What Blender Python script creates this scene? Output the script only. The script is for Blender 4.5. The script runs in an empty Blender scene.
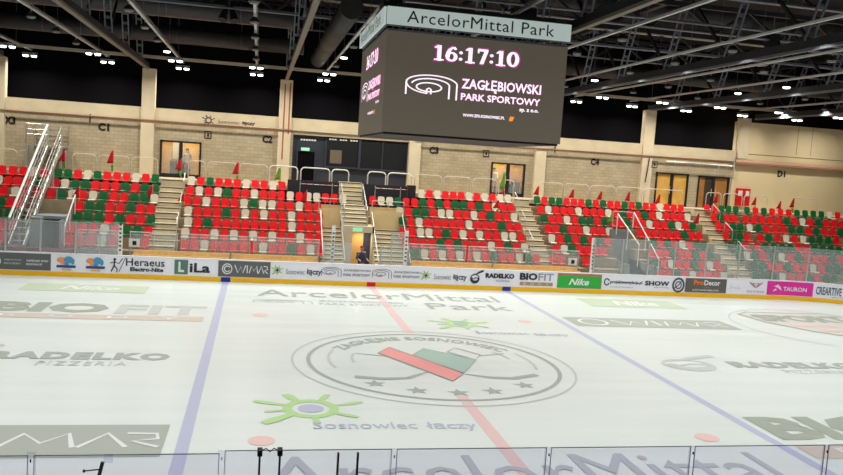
import bpy, math, random
from mathutils import Matrix, Vector
random.seed(7)
SC = bpy.context.scene
COL = SC.collection
PI = math.pi

# ------------------------------------------------------------------ camera
CAM = Vector((-5.771, -24.467, 6.3646))
RIGHT = Vector((0.97813, -0.19770, 0.06458))
UP = Vector((-0.04441, 0.10483, 0.99350))
FWD = Vector((0.20319, 0.97464, -0.09375))
FPX = 798.28
cd = bpy.data.cameras.new('camera')
cd.sensor_width = 36.0
cd.lens = FPX * 36.0 / 843.0
cd.clip_end = 400
cam = bpy.data.objects.new('camera', cd)
M = Matrix((RIGHT, UP, -FWD)).transposed().to_4x4()
M.translation = CAM
cam.matrix_world = M
COL.objects.link(cam)
SC.camera = cam

def at(u, v, Y=None, Z=None, X=None):
    """the point of a real plane (Y, Z or X constant) seen at a measured direction"""
    d = RIGHT * ((u - 421.5) / FPX) - UP * ((v - 237.5) / FPX) + FWD
    if Y is not None: t = (Y - CAM.y) / d.y
    elif Z is not None: t = (Z - CAM.z) / d.z
    else: t = (X - CAM.x) / d.x
    return CAM + d * t

# ------------------------------------------------------------------ materials
def srgb(r, g, b):
    f = lambda c: (c / 255 / 12.92) if c <= 10 else ((c / 255 + 0.055) / 1.055) ** 2.4
    return (f(r), f(g), f(b), 1.0)

MATS = {}
def mat(name, rgb, rough=0.6, metal=0.0, emit=0.0, var=0.0, scale=3.0, spec=0.4):
    if name in MATS: return MATS[name]
    m = bpy.data.materials.new(name); m.use_nodes = True
    nt = m.node_tree; b = nt.nodes['Principled BSDF']
    c = srgb(*rgb)
    b.inputs['Base Color'].default_value = c
    b.inputs['Roughness'].default_value = rough
    b.inputs['Metallic'].default_value = metal
    b.inputs['Specular IOR Level'].default_value = spec
    if var > 0:
        tc = nt.nodes.new('ShaderNodeTexCoord'); n = nt.nodes.new('ShaderNodeTexNoise')
        n.inputs['Scale'].default_value = scale; n.inputs['Detail'].default_value = 6
        r = nt.nodes.new('ShaderNodeValToRGB')
        r.color_ramp.elements[0].position = .3; r.color_ramp.elements[1].position = .7
        r.color_ramp.elements[0].color = tuple(x * (1 - var) for x in c[:3]) + (1,)
        r.color_ramp.elements[1].color = tuple(min(1, x * (1 + var)) for x in c[:3]) + (1,)
        nt.links.new(tc.outputs['Object'], n.inputs['Vector'])
        nt.links.new(n.outputs['Fac'], r.inputs['Fac'])
        nt.links.new(r.outputs['Color'], b.inputs['Base Color'])
    if emit > 0:
        b.inputs['Emission Color'].default_value = c
        b.inputs['Emission Strength'].default_value = emit
        m.cycles.emission_sampling = 'NONE'
    MATS[name] = m
    return m

def glass_mat(name, tint, milky, haze):
    m = bpy.data.materials.new(name); m.use_nodes = True
    nt = m.node_tree; nt.nodes.clear()
    o = nt.nodes.new('ShaderNodeOutputMaterial'); mx = nt.nodes.new('ShaderNodeMixShader')
    t = nt.nodes.new('ShaderNodeBsdfTransparent'); p = nt.nodes.new('ShaderNodeBsdfPrincipled')
    t.inputs['Color'].default_value = tint
    p.inputs['Base Color'].default_value = milky; p.inputs['Roughness'].default_value = .25
    mx.inputs['Fac'].default_value = haze
    nt.links.new(t.outputs[0], mx.inputs[1]); nt.links.new(p.outputs[0], mx.inputs[2]); nt.links.new(mx.outputs[0], o.inputs[0])
    MATS[name] = m
    return m

def brick_mat(name, c1, c2, mortar, bw, bh, along='X'):
    m = bpy.data.materials.new(name); m.use_nodes = True
    nt = m.node_tree; b = nt.nodes['Principled BSDF']; b.inputs['Roughness'].default_value = .85
    tc = nt.nodes.new('ShaderNodeTexCoord'); mp = nt.nodes.new('ShaderNodeMapping')
    br = nt.nodes.new('ShaderNodeTexBrick')
    mp.inputs['Rotation'].default_value = (-PI / 2, 0, 0)
    br.inputs['Color1'].default_value = srgb(*c1); br.inputs['Color2'].default_value = srgb(*c2); br.inputs['Mortar'].default_value = srgb(*mortar)
    br.inputs['Scale'].default_value = 1; br.inputs['Brick Width'].default_value = bw; br.inputs['Row Height'].default_value = bh
    br.inputs['Mortar Size'].default_value = .012; br.inputs['Bias'].default_value = 0
    n = nt.nodes.new('ShaderNodeTexNoise'); n.inputs['Scale'].default_value = 1.1; n.inputs['Detail'].default_value = 5
    mx = nt.nodes.new('ShaderNodeMix'); mx.data_type = 'RGBA'; mx.blend_type = 'MULTIPLY'; mx.inputs[0].default_value = .35
    nt.links.new(tc.outputs['Object'], mp.inputs[0]); nt.links.new(mp.outputs[0], br.inputs['Vector'])
    nt.links.new(tc.outputs['Object'], n.inputs['Vector'])
    nt.links.new(br.outputs['Color'], mx.inputs[6]); nt.links.new(n.outputs['Fac'], mx.inputs[7])
    nt.links.new(mx.outputs[2], b.inputs['Base Color'])
    MATS[name] = m
    return m

def ice_mat():
    m = bpy.data.materials.new('ice'); m.use_nodes = True
    nt = m.node_tree; b = nt.nodes['Principled BSDF']
    tc = nt.nodes.new('ShaderNodeTexCoord'); mp = nt.nodes.new('ShaderNodeMapping'); mp.inputs['Scale'].default_value = (.12, 1.6, 1)
    n = nt.nodes.new('ShaderNodeTexNoise'); n.inputs['Scale'].default_value = 1.0; n.inputs['Detail'].default_value = 7
    r = nt.nodes.new('ShaderNodeValToRGB'); r.color_ramp.elements[0].position = .3; r.color_ramp.elements[1].position = .65
    r.color_ramp.elements[0].color = srgb(214, 224, 220); r.color_ramp.elements[1].color = srgb(221, 230, 226)
    nt.links.new(tc.outputs['Object'], mp.inputs[0]); nt.links.new(mp.outputs[0], n.inputs['Vector'])
    nt.links.new(n.outputs['Fac'], r.inputs['Fac']); nt.links.new(r.outputs['Color'], b.inputs['Base Color'])
    b.inputs['Roughness'].default_value = .32; b.inputs['Specular IOR Level'].default_value = .35
    rr = nt.nodes.new('ShaderNodeMapRange'); rr.inputs[3].default_value = .26; rr.inputs[4].default_value = .42
    nt.links.new(n.outputs['Fac'], rr.inputs[0]); nt.links.new(rr.outputs[0], b.inputs['Roughness'])
    MATS['ice'] = m
    return m

ICE = ice_mat()
P = lambda n, rgb: mat('paint_' + n, rgb, .45)
GREYP = P('grey', (162, 171, 162)); LGREYP = P('light_grey', (192, 199, 194)); DGREYP = P('dark_grey', (156, 166, 152))
REDP = P('faded_red', (228, 194, 192)); BLUEP = P('faded_blue', (182, 187, 212)); GREENP = P('faded_green', (176, 217, 146))
MINTP = P('mint', (192, 206, 180)); BROWNP = P('faded_brown', (205, 192, 178)); VIOP = P('violet_grey', (184, 190, 212)); TEALP = P('faded_teal', (158, 190, 178))
WHITEP = P('white_paint', (228, 232, 228)); SPOTP = P('spot_red', (230, 196, 190)); CORALP = P('coral', (236, 150, 146)); BNDP = P('banner_grey', (168, 175, 166))
SPORTP = P('stone_grey', (206, 206, 200))
BRICK = brick_mat('brick', (198, 184, 154), (186, 171, 140), (168, 152, 122), .45, .2)
CONC = mat('concrete', (210, 196, 164), .8, var=.08, scale=1.2)
COLM = mat('pale_concrete', (214, 200, 170), .8, var=.05, scale=1.5)
PANELM = mat('wall_panel', (224, 206, 164), .6, var=.05, scale=.35)
STEP = mat('step_concrete', (160, 142, 112), .85, var=.15, scale=2.0)
STEPL = mat('step_edge', (216, 204, 172), .85, var=.08)
RISER = mat('riser', (152, 130, 100), .85, var=.15, scale=2.0)
NOSESHADE = mat('nosing_shade', (92, 78, 60), .85, var=.1)  # dark tone standing in for the shade under step nosings
GREYC = mat('grey_concrete', (132, 134, 132), .8, var=.1)
VOID = mat('black_curtain', (10, 9, 13), .95, spec=.1)
BLACK = mat('black_metal', (24, 24, 26), .6)
DARK = mat('dark_steel', (38, 39, 42), .6)
MID = mat('grey_steel', (112, 116, 122), .5, .3)
BEIGE = mat('beige_steel', (118, 110, 96), .6)
DUCT = mat('duct_sheet', (60, 58, 58), .5, .3, var=.1)
TRAY = mat('tray_steel', (176, 170, 152), .5)
TRACK = mat('track_paint', (200, 200, 196), .5)
RAILM = mat('rail_paint', (206, 200, 186), .45)
GALV = mat('galvanised', (188, 190, 186), .4, .5)
WHITE = mat('white_enamel', (228, 228, 222), .4)
PIPE = mat('copper_pipe', (150, 108, 84), .5)
PINKPIPE = mat('pinkish_pipe', (186, 146, 118), .55)
RED = mat('red_plastic', (236, 18, 28), .38, var=.08, scale=4)
GREEN = mat('green_plastic', (6, 104, 50), .38, var=.08, scale=4)
CREAM = mat('white_plastic', (222, 214, 192), .42)
FLAGR = mat('flag_red', (200, 24, 30), .7); FLAGG = mat('flag_green', (120, 160, 50), .7); FLAGW = mat('flag_white', (224, 216, 190), .7)
WOOD = mat('bench_wood', (244, 204, 136), .55, var=.12, scale=5)
BOARD = mat('board_white', (236, 234, 243), .35)
YELLOW = mat('kick_yellow', (246, 190, 8), .4)
BOOTH = mat('booth_panel', (52, 56, 66), .5)
BLKPAN = mat('parapet_black', (44, 44, 50), .6)
DOORW = mat('foyer_yellow', (232, 186, 84), .7, var=.08)
DOORB = mat('foyer_brown', (128, 92, 52), .7)
GLASS = glass_mat('rink_glass', (.93, .96, .96, 1), (.78, .82, .85, 1), .15)
NGLASS = glass_mat('near_glass', (.94, .945, .99, 1), (.74, .75, .86, 1), .05)
DGLASS = mat('dark_glass', (40, 42, 44), .12, spec=.6)
EXITG = mat('exit_green', (150, 210, 170), .5, emit=.6)
LENS_ON = mat('lamp_lit', (255, 250, 235), .5, emit=7.0)
LENS_DIM = mat('lamp_dim', (120, 124, 122), .4)
SCREEN = mat('led_screen', (78, 72, 62), .6, emit=.85)
LEDW = mat('led_white', (255, 236, 252), .5, emit=1.0)
LEDP = mat('led_pink', (196, 70, 150), .5, emit=.45)
LEDO = mat('led_orange', (255, 150, 40), .5, emit=.8)
SIGNW = mat('sign_face', (190, 204, 199), .5, emit=.55)
INK = mat('black_ink', (26, 26, 28), .6)
SKIN = mat('skin', (205, 158, 130), .6)
def ink(n, rgb): return mat('ink_' + n, rgb, .45)

# ------------------------------------------------------------------ mesh helpers
class MB:
    def __init__(s): s.v = []; s.f = []; s.mi = []; s.m = 0
    def add(s, vs, fs):
        o = len(s.v); s.v += [tuple(x) for x in vs]; s.f += [tuple(i + o for i in f) for f in fs]; s.mi += [s.m] * len(fs); return s
    def box(s, x0, x1, y0, y1, z0, z1):
        return s.add([(x0, y0, z0), (x1, y0, z0), (x1, y1, z0), (x0, y1, z0), (x0, y0, z1), (x1, y0, z1), (x1, y1, z1), (x0, y1, z1)],
                     [(0, 3, 2, 1), (4, 5, 6, 7), (0, 1, 5, 4), (1, 2, 6, 5), (2, 3, 7, 6), (3, 0, 4, 7)])
    def sbox(s, x0, x1, y0, y1, z0, z1):
        s.box(x0, x1, y0, y1, z0, z1); s.mi[-4] = 1; return s
    def stepbox(s, x0, x1, y0, y1, z0, z1):
        s.box(x0, x1, y0, y1, z0, z1); m = s.m; s.m = 1; s.box(x0 + .03, x1 - .03, y0 - .012, y0 + .02, z1 - .085, z1 - .03); s.m = m; return s  # thin dark strip paints the shadow line below the step edge
    def tube(s, pts, r, n=6):
        pts = [Vector(p) for p in pts]; rings = []
        for i, p in enumerate(pts):
            d = (pts[min(i + 1, len(pts) - 1)] - pts[max(i - 1, 0)]).normalized()
            a = d.cross(Vector((0, 0, 1)))
            if a.length < .05: a = d.cross(Vector((0, 1, 0)))
            a.normalize(); b = d.cross(a)
            rr = r[i] if isinstance(r, (list, tuple)) else r
            rings.append([p + a * (rr * math.cos(2 * PI * k / n)) + b * (rr * math.sin(2 * PI * k / n)) for k in range(n)])
        vs = [x for q in rings for x in q]; fs = []
        for i in range(len(pts) - 1):
            for k in range(n): fs.append((i * n + k, i * n + (k + 1) % n, (i + 1) * n + (k + 1) % n, (i + 1) * n + k))
        fs.append(tuple(range(n))[::-1]); fs.append(tuple((len(pts) - 1) * n + k for k in range(n)))
        return s.add(vs, fs)
    def bar(s, a, b, w, h=None):
        """rectangular bar from a to b"""
        h = h or w; a = Vector(a); b = Vector(b); d = (b - a).normalized()
        u = d.cross(Vector((0, 0, 1)))
        if u.length < .05: u = Vector((1, 0, 0))
        u.normalize(); q = u.cross(d)
        vs = []
        for p in (a, b):
            for sx, sy in ((-1, -1), (1, -1), (1, 1), (-1, 1)): vs.append(p + u * (sx * w / 2) + q * (sy * h / 2))
        return s.add(vs, [(0, 1, 2, 3), (7, 6, 5, 4), (0, 4, 5, 1), (1, 5, 6, 2), (2, 6, 7, 3), (3, 7, 4, 0)])
    def prism(s, poly, fn, t0, t1):
        """extrude 2-D outline between two offsets; fn(u, v, t) -> point"""
        n = len(poly)
        vs = [fn(u, v, t0) for u, v in poly] + [fn(u, v, t1) for u, v in poly]
        fs = [tuple(range(n)), tuple(range(2 * n - 1, n - 1, -1))] + [(i, i + n, (i + 1) % n + n, (i + 1) % n) for i in range(n)]
        return s.add(vs, fs)
    def build(s, name, m, parent=None, smooth=False):
        me = bpy.data.meshes.new(name); me.from_pydata(s.v, [], s.f)
        ms = m if isinstance(m, (list, tuple)) else [m]
        for x in ms: me.materials.append(x)
        if len(ms) > 1: me.polygons.foreach_set('material_index', s.mi)
        if smooth: me.polygons.foreach_set('use_smooth', [True] * len(me.polygons))
        me.update()
        o = bpy.data.objects.new(name, me); COL.objects.link(o)
        if parent: o.parent = parent; o.matrix_parent_inverse = Matrix.Translation(-parent.location) if parent.type == 'EMPTY' or parent.location.length else Matrix()
        return o

def tag(o, label, cat=None, group=None, kind=None):
    if label: o['label'] = label
    if cat: o['category'] = cat
    if group: o['group'] = group
    if kind: o['kind'] = kind
    return o
def thing(name, label, cat, loc=(0, 0, 0), group=None, kind=None):
    o = bpy.data.objects.new(name, None); o.empty_display_size = .2; COL.objects.link(o); o.location = loc
    return tag(o, label, cat, group, kind)
def struct(o, label=None):
    o['kind'] = 'structure'
    if label: o['label'] = label
    return o

# ---- flat marks: every mark is made in (u, v) and set on a surface by place(u, v)
def text_uv(s, bold=0.0, shear=0.0, space=1.0):
    cu = bpy.data.curves.new('t', 'FONT'); cu.body = s; cu.offset = bold; cu.shear = shear; cu.space_character = space; cu.resolution_u = 2
    o = bpy.data.objects.new('t', cu); COL.objects.link(o)
    dg = bpy.context.evaluated_depsgraph_get(); dg.update()
    me = bpy.data.meshes.new_from_object(o.evaluated_get(dg))
    vs = [(v.co.x, v.co.y) for v in me.vertices]; fs = [tuple(p.vertices) for p in me.polygons]
    bpy.data.objects.remove(o); bpy.data.curves.remove(cu); bpy.data.meshes.remove(me)
    return vs, fs
def fit(vf, x0, y0, x1, y1):
    vs, fs = vf
    a = min(v[0] for v in vs); b = max(v[0] for v in vs); c = min(v[1] for v in vs); d = max(v[1] for v in vs)
    return [(x0 + (v[0] - a) / (b - a) * (x1 - x0), y0 + (v[1] - c) / (d - c) * (y1 - y0)) for v in vs], fs
def ribbon(pts, w, close=False):
    """flat stroke in uv; w a number or one width per point"""
    n = len(pts); vs = []; fs = []
    for i, p in enumerate(pts):
        a = pts[(i - 1) % n] if close else pts[max(i - 1, 0)]; b = pts[(i + 1) % n] if close else pts[min(i + 1, n - 1)]
        dx, dy = b[0] - a[0], b[1] - a[1]; L = math.hypot(dx, dy) or 1
        ww = (w[i] if isinstance(w, (list, tuple)) else w) / 2
        vs += [(p[0] - dy / L * ww, p[1] + dx / L * ww), (p[0] + dy / L * ww, p[1] - dx / L * ww)]
    for i in range(n if close else n - 1):
        j = (i + 1) % n; fs.append((2 * i, 2 * i + 1, 2 * j + 1, 2 * j))
    return vs, fs
def ell(cx, cy, rx, ry, a0=0, a1=360, n=40):
    return [(cx + rx * math.cos(math.radians(a0 + (a1 - a0) * i / n)), cy + ry * math.sin(math.radians(a0 + (a1 - a0) * i / n))) for i in range(n + 1)]
def disc(cx, cy, rx, ry, n=28): return ell(cx, cy, rx, ry, 0, 360, n)[:-1], [tuple(range(n))]
def poly(pts): return list(pts), [tuple(range(len(pts)))]
def rect(x0, y0, x1, y1): return poly([(x0, y0), (x1, y0), (x1, y1), (x0, y1)])
def join(*vfs):
    V = []; F = []
    for vs, fs in vfs:
        o = len(V); V += list(vs); F += [tuple(i + o for i in f) for f in fs]
    return V, F
def xf(vf, x0, y0, sx, sy=None, rot=0):
    sy = sx if sy is None else sy; c, s = math.cos(rot), math.sin(rot)
    return [(x0 + (v[0] * c - v[1] * s) * sx, y0 + (v[0] * s + v[1] * c) * sy) for v in vf[0]], vf[1]
def subdiv_u(vf, step):  # split long faces so marks bend with a curved board
    return vf
def mark(name, vf, place, m, parent, label=None):
    # each stroke lies a hair above the one before, so that overlapping strokes stay clean
    pts = [Vector(place(*p)) for p in vf[0]]; par = list(range(len(pts)))
    def root(i):
        while par[i] != i: par[i] = par[par[i]]; i = par[i]
        return i
    for f in vf[1]:
        for i in f[1:]: par[root(i)] = root(f[0])
    ks = {}
    for i in range(len(pts)): ks.setdefault(root(i), len(ks))
    if len(ks) > 1 and len(ks) < 16:
        f = vf[1][0]; nrm = (pts[f[1]] - pts[f[0]]).cross(pts[f[2]] - pts[f[0]])
        if nrm.length > 0:
            nrm.normalize()
            if nrm.dot(CAM - pts[f[0]]) < 0: nrm = -nrm
            pts = [p + nrm * (.0006 * ks[root(i)]) for i, p in enumerate(pts)]
    mb = MB(); mb.add(pts, vf[1])
    o = mb.build(name, m, parent)
    if label: o['label'] = label
    return o

def sun_logo():
    ring = ribbon(ell(0, 0, .5, .5, 0, 360, 30)[:-1], .2, True); parts = [ring]
    for a, L, w in ((20, 1.25, .17), (65, 1.05, .17), (118, 1.1, .24), (158, 1.3, .2), (192, 1.0, .12), (222, 1.35, .26), (330, 1.1, .17), (275, .95, .14)):
        c, s = math.cos(math.radians(a)), math.sin(math.radians(a))
        parts.append(ribbon([(c * .5, s * .5), (c * L * .8, s * L * .8), (c * L, s * L)], [w * .6, w, w * .7]))
    return join(*parts)
def arcs_logo():
    # arcs of a stand seen at a slant, in a 2 x 1 box around (0, 0)
    w = .06
    return join(ribbon([(-.97, -.5)] + ell(0, .12, .97, .4, 180, 0, 34) + [(.97, -.62)], w),
                ribbon(ell(-.04, .04, .72, .31, 175, 0, 30) + [(.68, -.6)], w),
                ribbon(ell(-.1, -.08, .48, .22, 0, 360, 30)[:-1], w, True),
                ribbon(ell(-.02, .12, .95, .52, 182, 262, 16), w * .9),
                ribbon([(-.18, -.42), (-.18, -.18), (-.1, -.12), (-.02, -.18), (-.02, -.42)], w))
def star(cx, cy, rx, ry):
    pts = []
    for i in range(10):
        a = PI / 2 + i * PI / 5; r = 1 if i % 2 == 0 else .42
        pts.append((cx + rx * r * math.cos(a), cy + ry * r * math.sin(a)))
    return poly(pts)
def pan_logo():
    vs = [ribbon(ell(0, 0, .55, .5, 0, 360, 30)[:-1], .1, True), ribbon(ell(.02, -.04, .42, .34, 150, 390, 24), .14),
          ribbon([(-.5, .1), (-.2, -.05), (.1, .12), (.5, .0)], .09), ribbon([(-.45, -.12), (0, -.28), (.45, -.16)], .1),
          ribbon([(-.35, .38), (.1, .5), (.5, .72), (1.05, .92)], [.1, .14, .2, .22])]
    return join(*vs)
def heart_logo():
    return join(ribbon([(-1, .7), (-.1, -.7), (.05, -.55)], .16), ribbon([(1, .7), (.1, -.7), (-.05, -.55)], .16), ribbon([(-.6, .6), (-.3, .0)], .08), ribbon([(.6, .6), (.3, .0)], .08),
                ribbon([(0, -.35), (-.42, .15), (-.3, .5), (0, .28), (.3, .5), (.42, .15)], .12, True))
def serif_digit(ch):
    # bold slab-serif figures in a .62 x 1 box
    if ch == '1': return join(rect(.2, 0, .42, 1), rect(.05, 0, .57, .09), poly([(.2, 1), (.2, .82), (.05, .78), (.05, .86)]))
    if ch == '7': return join(rect(.04, .84, .6, 1), poly([(.6, .86), (.4, .86), (.16, 0), (.38, 0)]), rect(.04, .7, .12, .9))
    if ch == '0': return ribbon(ell(.31, .5, .235, .44, 0, 360, 32)[:-1], [.12 + .1 * abs(math.cos(2 * PI * i / 32)) for i in range(32)], True)
    if ch == '6': return join(ribbon(ell(.31, .31, .22, .26, 0, 360, 28)[:-1], [.1 + .1 * abs(math.cos(2 * PI * i / 28)) for i in range(28)], True),
                              ribbon([(.1, .3), (.12, .56), (.2, .76), (.34, .9), (.5, .92)], [.2, .2, .18, .13, .1]), disc(.49, .84, .08, .08, 14))
    return join(disc(.14, .2, .1, .1, 16), disc(.14, .62, .1, .1, 16))
def clock_uv(s):
    parts = []; x = 0
    for ch in s:
        parts.append(xf(serif_digit(ch), x, 0, 1)); x += .34 if ch == ':' else .66
    return join(*parts)

# ------------------------------------------------------------------ the ice and its paint
floor = MB().box(-42, 48, -20, 30, -.25, -.02).build('floor', GREYC); struct(floor)
RH, RR, RE = 14.85, 7.0, 30.0
def rink_path(off=0.0, n=10):
    pts = []
    for cx, cy, a0 in ((RE - RR, RH - RR, 90), (RE - RR, -RH + RR, 0), (-RE + RR, -RH + RR, -90), (-RE + RR, RH - RR, -180)):
        for i in range(n + 1):
            a = math.radians(a0 - 90 * i / n); pts.append((cx + (RR + off) * math.cos(a), cy + (RR + off) * math.sin(a)))
    return pts
pp = rink_path(.1, 14)
mb = MB(); mb.prism(pp, lambda u, v, t: (u, v, t), -.019, 0.0)
ice = mb.build('floor', ICE); struct(ice, 'white ice sheet of the rink with painted lines and lettering')
def on_ice(h): return lambda u, v: (u, v, h)
H0, H1, H2, H3 = on_ice(.004), on_ice(.009), on_ice(.014), on_ice(.019)
def im(name, vf, m, label=None, h=None): return mark(name, vf, h or H1, m, ice, label)
def line_rect(x, w): return rect(x - w / 2, -RH, x + w / 2, RH)
im('blue_line', line_rect(-7.1, .28), BLUEP, 'left blue line across the ice', H0); im('blue_line', line_rect(7.1, .28), BLUEP, 'right blue line across the ice', H0)
im('center_line', join(rect(-.16, 4.3, .16, RH), rect(-.16, -RH, .16, -3.6)), REDP, 'pale red line across the middle', H0)
for x, y in ((-5.45, 7), (5.45, 7), (-5.45, -7), (5.45, -7)):
    im('faceoff_spot', disc(x, y, .3, .3), SPOTP, 'pale red spot on the ice')
# emblem in the middle
im('outer_ring', ribbon(ell(0, 0, 4.5, 4.5, 0, 360, 90)[:-1], .07, True), LGREYP, 'thin grey outer ring')
im('inner_ring', ribbon(ell(0, 0, 4.0, 4.0, 0, 360, 90)[:-1], .13, True), GREYP, 'darker grey inner ring')
def arc_text(s, r, h, a0, a1, bold):
    vs, fs = fit(text_uv(s, bold, 0, 1.1), 0, 0, 1, h); out = []
    for x, y in vs:
        a = math.radians(a0 + (a1 - a0) * x); out.append(((r + y) * math.cos(a), (r + y) * math.sin(a)))
    return out, fs
im('arched_lettering', arc_text('ZAGŁĘBIE SOSNOWIEC', 2.95, .66, 152, 30, .035), GREYP)
im('emblem_panel', poly([(-1.64, 1.15), (-1.15, 1.95), (.66, -1.3), (.12, -2.15)]), CORALP, 'red slanted panel', H2)
im('emblem_panel', poly([(-.5, .95), (.02, 1.83), (1.5, .38), (.66, -1.3)]), TEALP, 'green slanted panel', H2)
im('emblem_outline', ribbon([(.78, 1.42), (1.18, 2.02), (1.85, 1.08), (1.5, .42)], .07, True), GREYP, 'unfilled slanted outline', H2)
im('emblem_outline', ribbon([(-1.64, 1.15), (-1.15, 1.95), (.66, -1.3), (.12, -2.15)], .06, True), GREYP, None, H3)
im('emblem_outline', ribbon([(-.5, .95), (.02, 1.83), (1.5, .38), (.66, -1.3)], .06, True), GREYP, None, H3)
im('painted_stick', join(ribbon([(-2.4, 1.05), (-1.5, .75), (-1.2, .6)], .1), ribbon([(-2.75, -1.75), (-1.9, -1.95), (-1.2, -1.85), (-.55, -1.25), (-.2, -.95)], [.26, .26, .2, .1, .08])), GREYP)
im('painted_stick', join(ribbon([(1.8, .95), (2.3, 1.15), (2.75, 1.3)], .08), ribbon([(.7, -1.35), (1.4, -1.7), (2.1, -1.78), (3.0, -1.35)], [.08, .2, .26, .26])), GREYP)
for p in ((-2.25, -2.45), (-1.15, -3.1), (0, -3.3), (1.05, -3.12), (2.2, -2.5)): im('painted_star', star(p[0], p[1], .34, .36), GREYP)
for a0, a1, r in ((158, 196, 3.35), (162, 186, 2.6), (20, -16, 3.35), (30, 8, 2.75)): im('emblem_arc', ribbon(ell(0, .2, r, r, a0, a1, 14), .09), LGREYP)
# sponsors' lettering
def ice_text(s, x0, y0, x1, y1, m, bold=0., shear=0., h=None, sp=1.0): return im('painted_lettering', fit(text_uv(s, bold, shear, sp), x0, y0, x1, y1), m, None, h)
ice_text('ArcelorMittal', -5.6, 11.3, 5.75, 12.95, GREYP, .0)
ice_text('Park', 1.85, 9.2, 5.75, 10.6, GREYP, .0)
im('painted_logo', xf(arcs_logo(), -4.5, 10.0, 1.28, .75), LGREYP)
ice_text('ZAGŁĘBIOWSKI', -2.95, 10.15, .85, 10.62, LGREYP, .01); ice_text('PARK SPORTOWY', -2.95, 9.5, 1.0, 9.97, LGREYP, .01)
im('painted_logo', xf(sun_logo(), 2.45, 6.15, 1.05, 1.05), GREENP, 'green sun shaped logo'); im('logo_centre', disc(2.45, 6.15, .33, .33), TEALP)
ice_text('Sosnowiec', 2.65, 4.35, 4.75, 4.85, VIOP); ice_text('łączy', 4.95, 4.12, 6.4, 4.72, VIOP, .012)
im('painted_logo', xf(sun_logo(), -4.22, -4.72, 1.18, 1.25), GREENP, 'green sun shaped logo'); im('logo_centre', disc(-4.22, -4.72, .33, .33), BLUEP)
ice_text('Sosnowiec', -4.25, -6.25, -1.75, -5.75, VIOP); ice_text('łączy', -1.5, -6.42, -.25, -5.78, VIOP, .012)
ice_text('ArcelorMittal', -5.45, -9.95, 5.9, -8.0, P('cool_grey', (178, 182, 190)), .0)
ice_text('Park', 1.85, -12.2, 5.75, -10.6, GREYP)
for sx, xa in ((-1, -15.38), (1, 10.25)):
    im('painted_banner', rect(xa, 11.0, xa + 5.05, 12.75 if sx < 0 else 13.2), MINTP, 'pale green banner')
    ice_text('Nike', xa + 1.5, 11.45, xa + 3.9, 12.4 if sx < 0 else 12.75, WHITEP, .03, .3, H2)
ice_text('BIO', -15.35, 6.6, -11.15, 8.45, DGREYP, .05); ice_text('FIT', -10.85, 6.6, -7.55, 8.4, LGREYP, .03)
im('painted_banner', rect(-15.4, 5.5, -7.55, 6.3), BROWNP, 'pale brown strip'); ice_text('B O D Y', -14.6, 5.7, -8.4, 6.1, WHITEP, .01, 0, H2, 1.6)
ice_text('BIO', 7.45, -7.25, 11.75, -5.4, DGREYP, .05); ice_text('FIT', 12.1, -7.25, 15.4, -5.4, LGREYP, .03)
im('painted_banner', rect(7.45, -8.5, 15.4, -7.6), BROWNP, 'pale brown strip'); ice_text('B O D Y', 8.4, -8.3, 14.6, -7.8, WHITEP, .01, 0, H2, 1.6)
for px, tx in ((-14.75, -13.2), (9.1, 10.75)):
    im('painted_logo', xf(pan_logo(), px - .05, .1, 1.6, 1.45), LGREYP, 'pan shaped logo')
    ice_text('RADELKO', tx, -.18, tx + 5.05, .68, GREYP, .06, 0, None, 1.15); ice_text('PIZZERIA', tx + 1.5, -.85, tx + 3.95, -.4, LGREYP, .0, 0, None, 1.2)
im('painted_banner', rect(-15.15, -7.88, -7.5, -5.92), BNDP, 'grey banner')
def wimar(x0, y0, x1, y1):
    w = (x1 - x0); h = y1 - y0; t = .13 * h
    f = lambda *p: [(x0 + a * w, y0 + b * h) for a, b in p]
    return join(ribbon(f((0, 1), (.1, 0), (.18, .8), (.25, 0), (.33, 1)), t), ribbon(f((.38, 0), (.38, 1)), t), ribbon(f((.44, 0), (.5, .95), (.58, .3), (.66, .95), (.7, 0)), t),
                ribbon(f((.715, 0), (.8, .95), (.885, 0)), t), ribbon(f((.87, .95), (.98, .9), (.99, .55), (.9, .4), (1, 0)), t))
im('painted_lettering', wimar(-13.3, -7.35, -7.6, -6.45), WHITEP, None, H2)
im('painted_logo', ribbon(ell(-14.3, -6.9, .62, .62, 0, 360, 26)[:-1], .14, True), WHITEP, None, H2)
im('painted_banner', rect(7.55, 6.28, 15.2, 8.15), BNDP, 'grey banner')
im('painted_lettering', wimar(9.6, 6.75, 14.8, 7.7), WHITEP, None, H2)
im('painted_logo', ribbon(ell(8.6, 7.2, .6, .62, 0, 360, 26)[:-1], .14, True), WHITEP, None, H2)
im('faceoff_circle', ribbon(ell(20.3, 7.0, 4.5, 4.5, 0, 360, 60)[:-1], .06, True), LGREYP)
im('faceoff_circle', ribbon(ell(-20.3, 7.0, 4.5, 4.5, 0, 360, 60)[:-1], .06, True), LGREYP)
im('painted_shield', poly([(17.4, 10.0), (18.2, 10.6), (22.4, 10.6), (23.2, 10.0), (23.0, 8.2), (22.0, 6.4), (20.3, 4.7), (18.6, 6.4), (17.6, 8.2)]), SPORTP, 'grey shield under pale lettering')
ice_text('SPORT', 17.8, 8.3, 22.8, 10.0, DGREYP, .05, 0, H2)
im('shield_outline', ribbon([(17.4, 10.0), (18.2, 10.6), (22.4, 10.6), (23.2, 10.0), (23.0, 8.2), (22.0, 6.4), (20.3, 4.7), (18.6, 6.4), (17.6, 8.2)], .14, True), DGREYP, None, H2)
im('painted_lettering', join(rect(18.5, 7.2, 19.6, 7.7), rect(19.9, 7.2, 20.8, 7.7), rect(21.1, 7.2, 22.1, 7.7), rect(19.2, 6.2, 21.4, 6.6)), P('pale_coral', (222, 190, 182)), None, H2)

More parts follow.
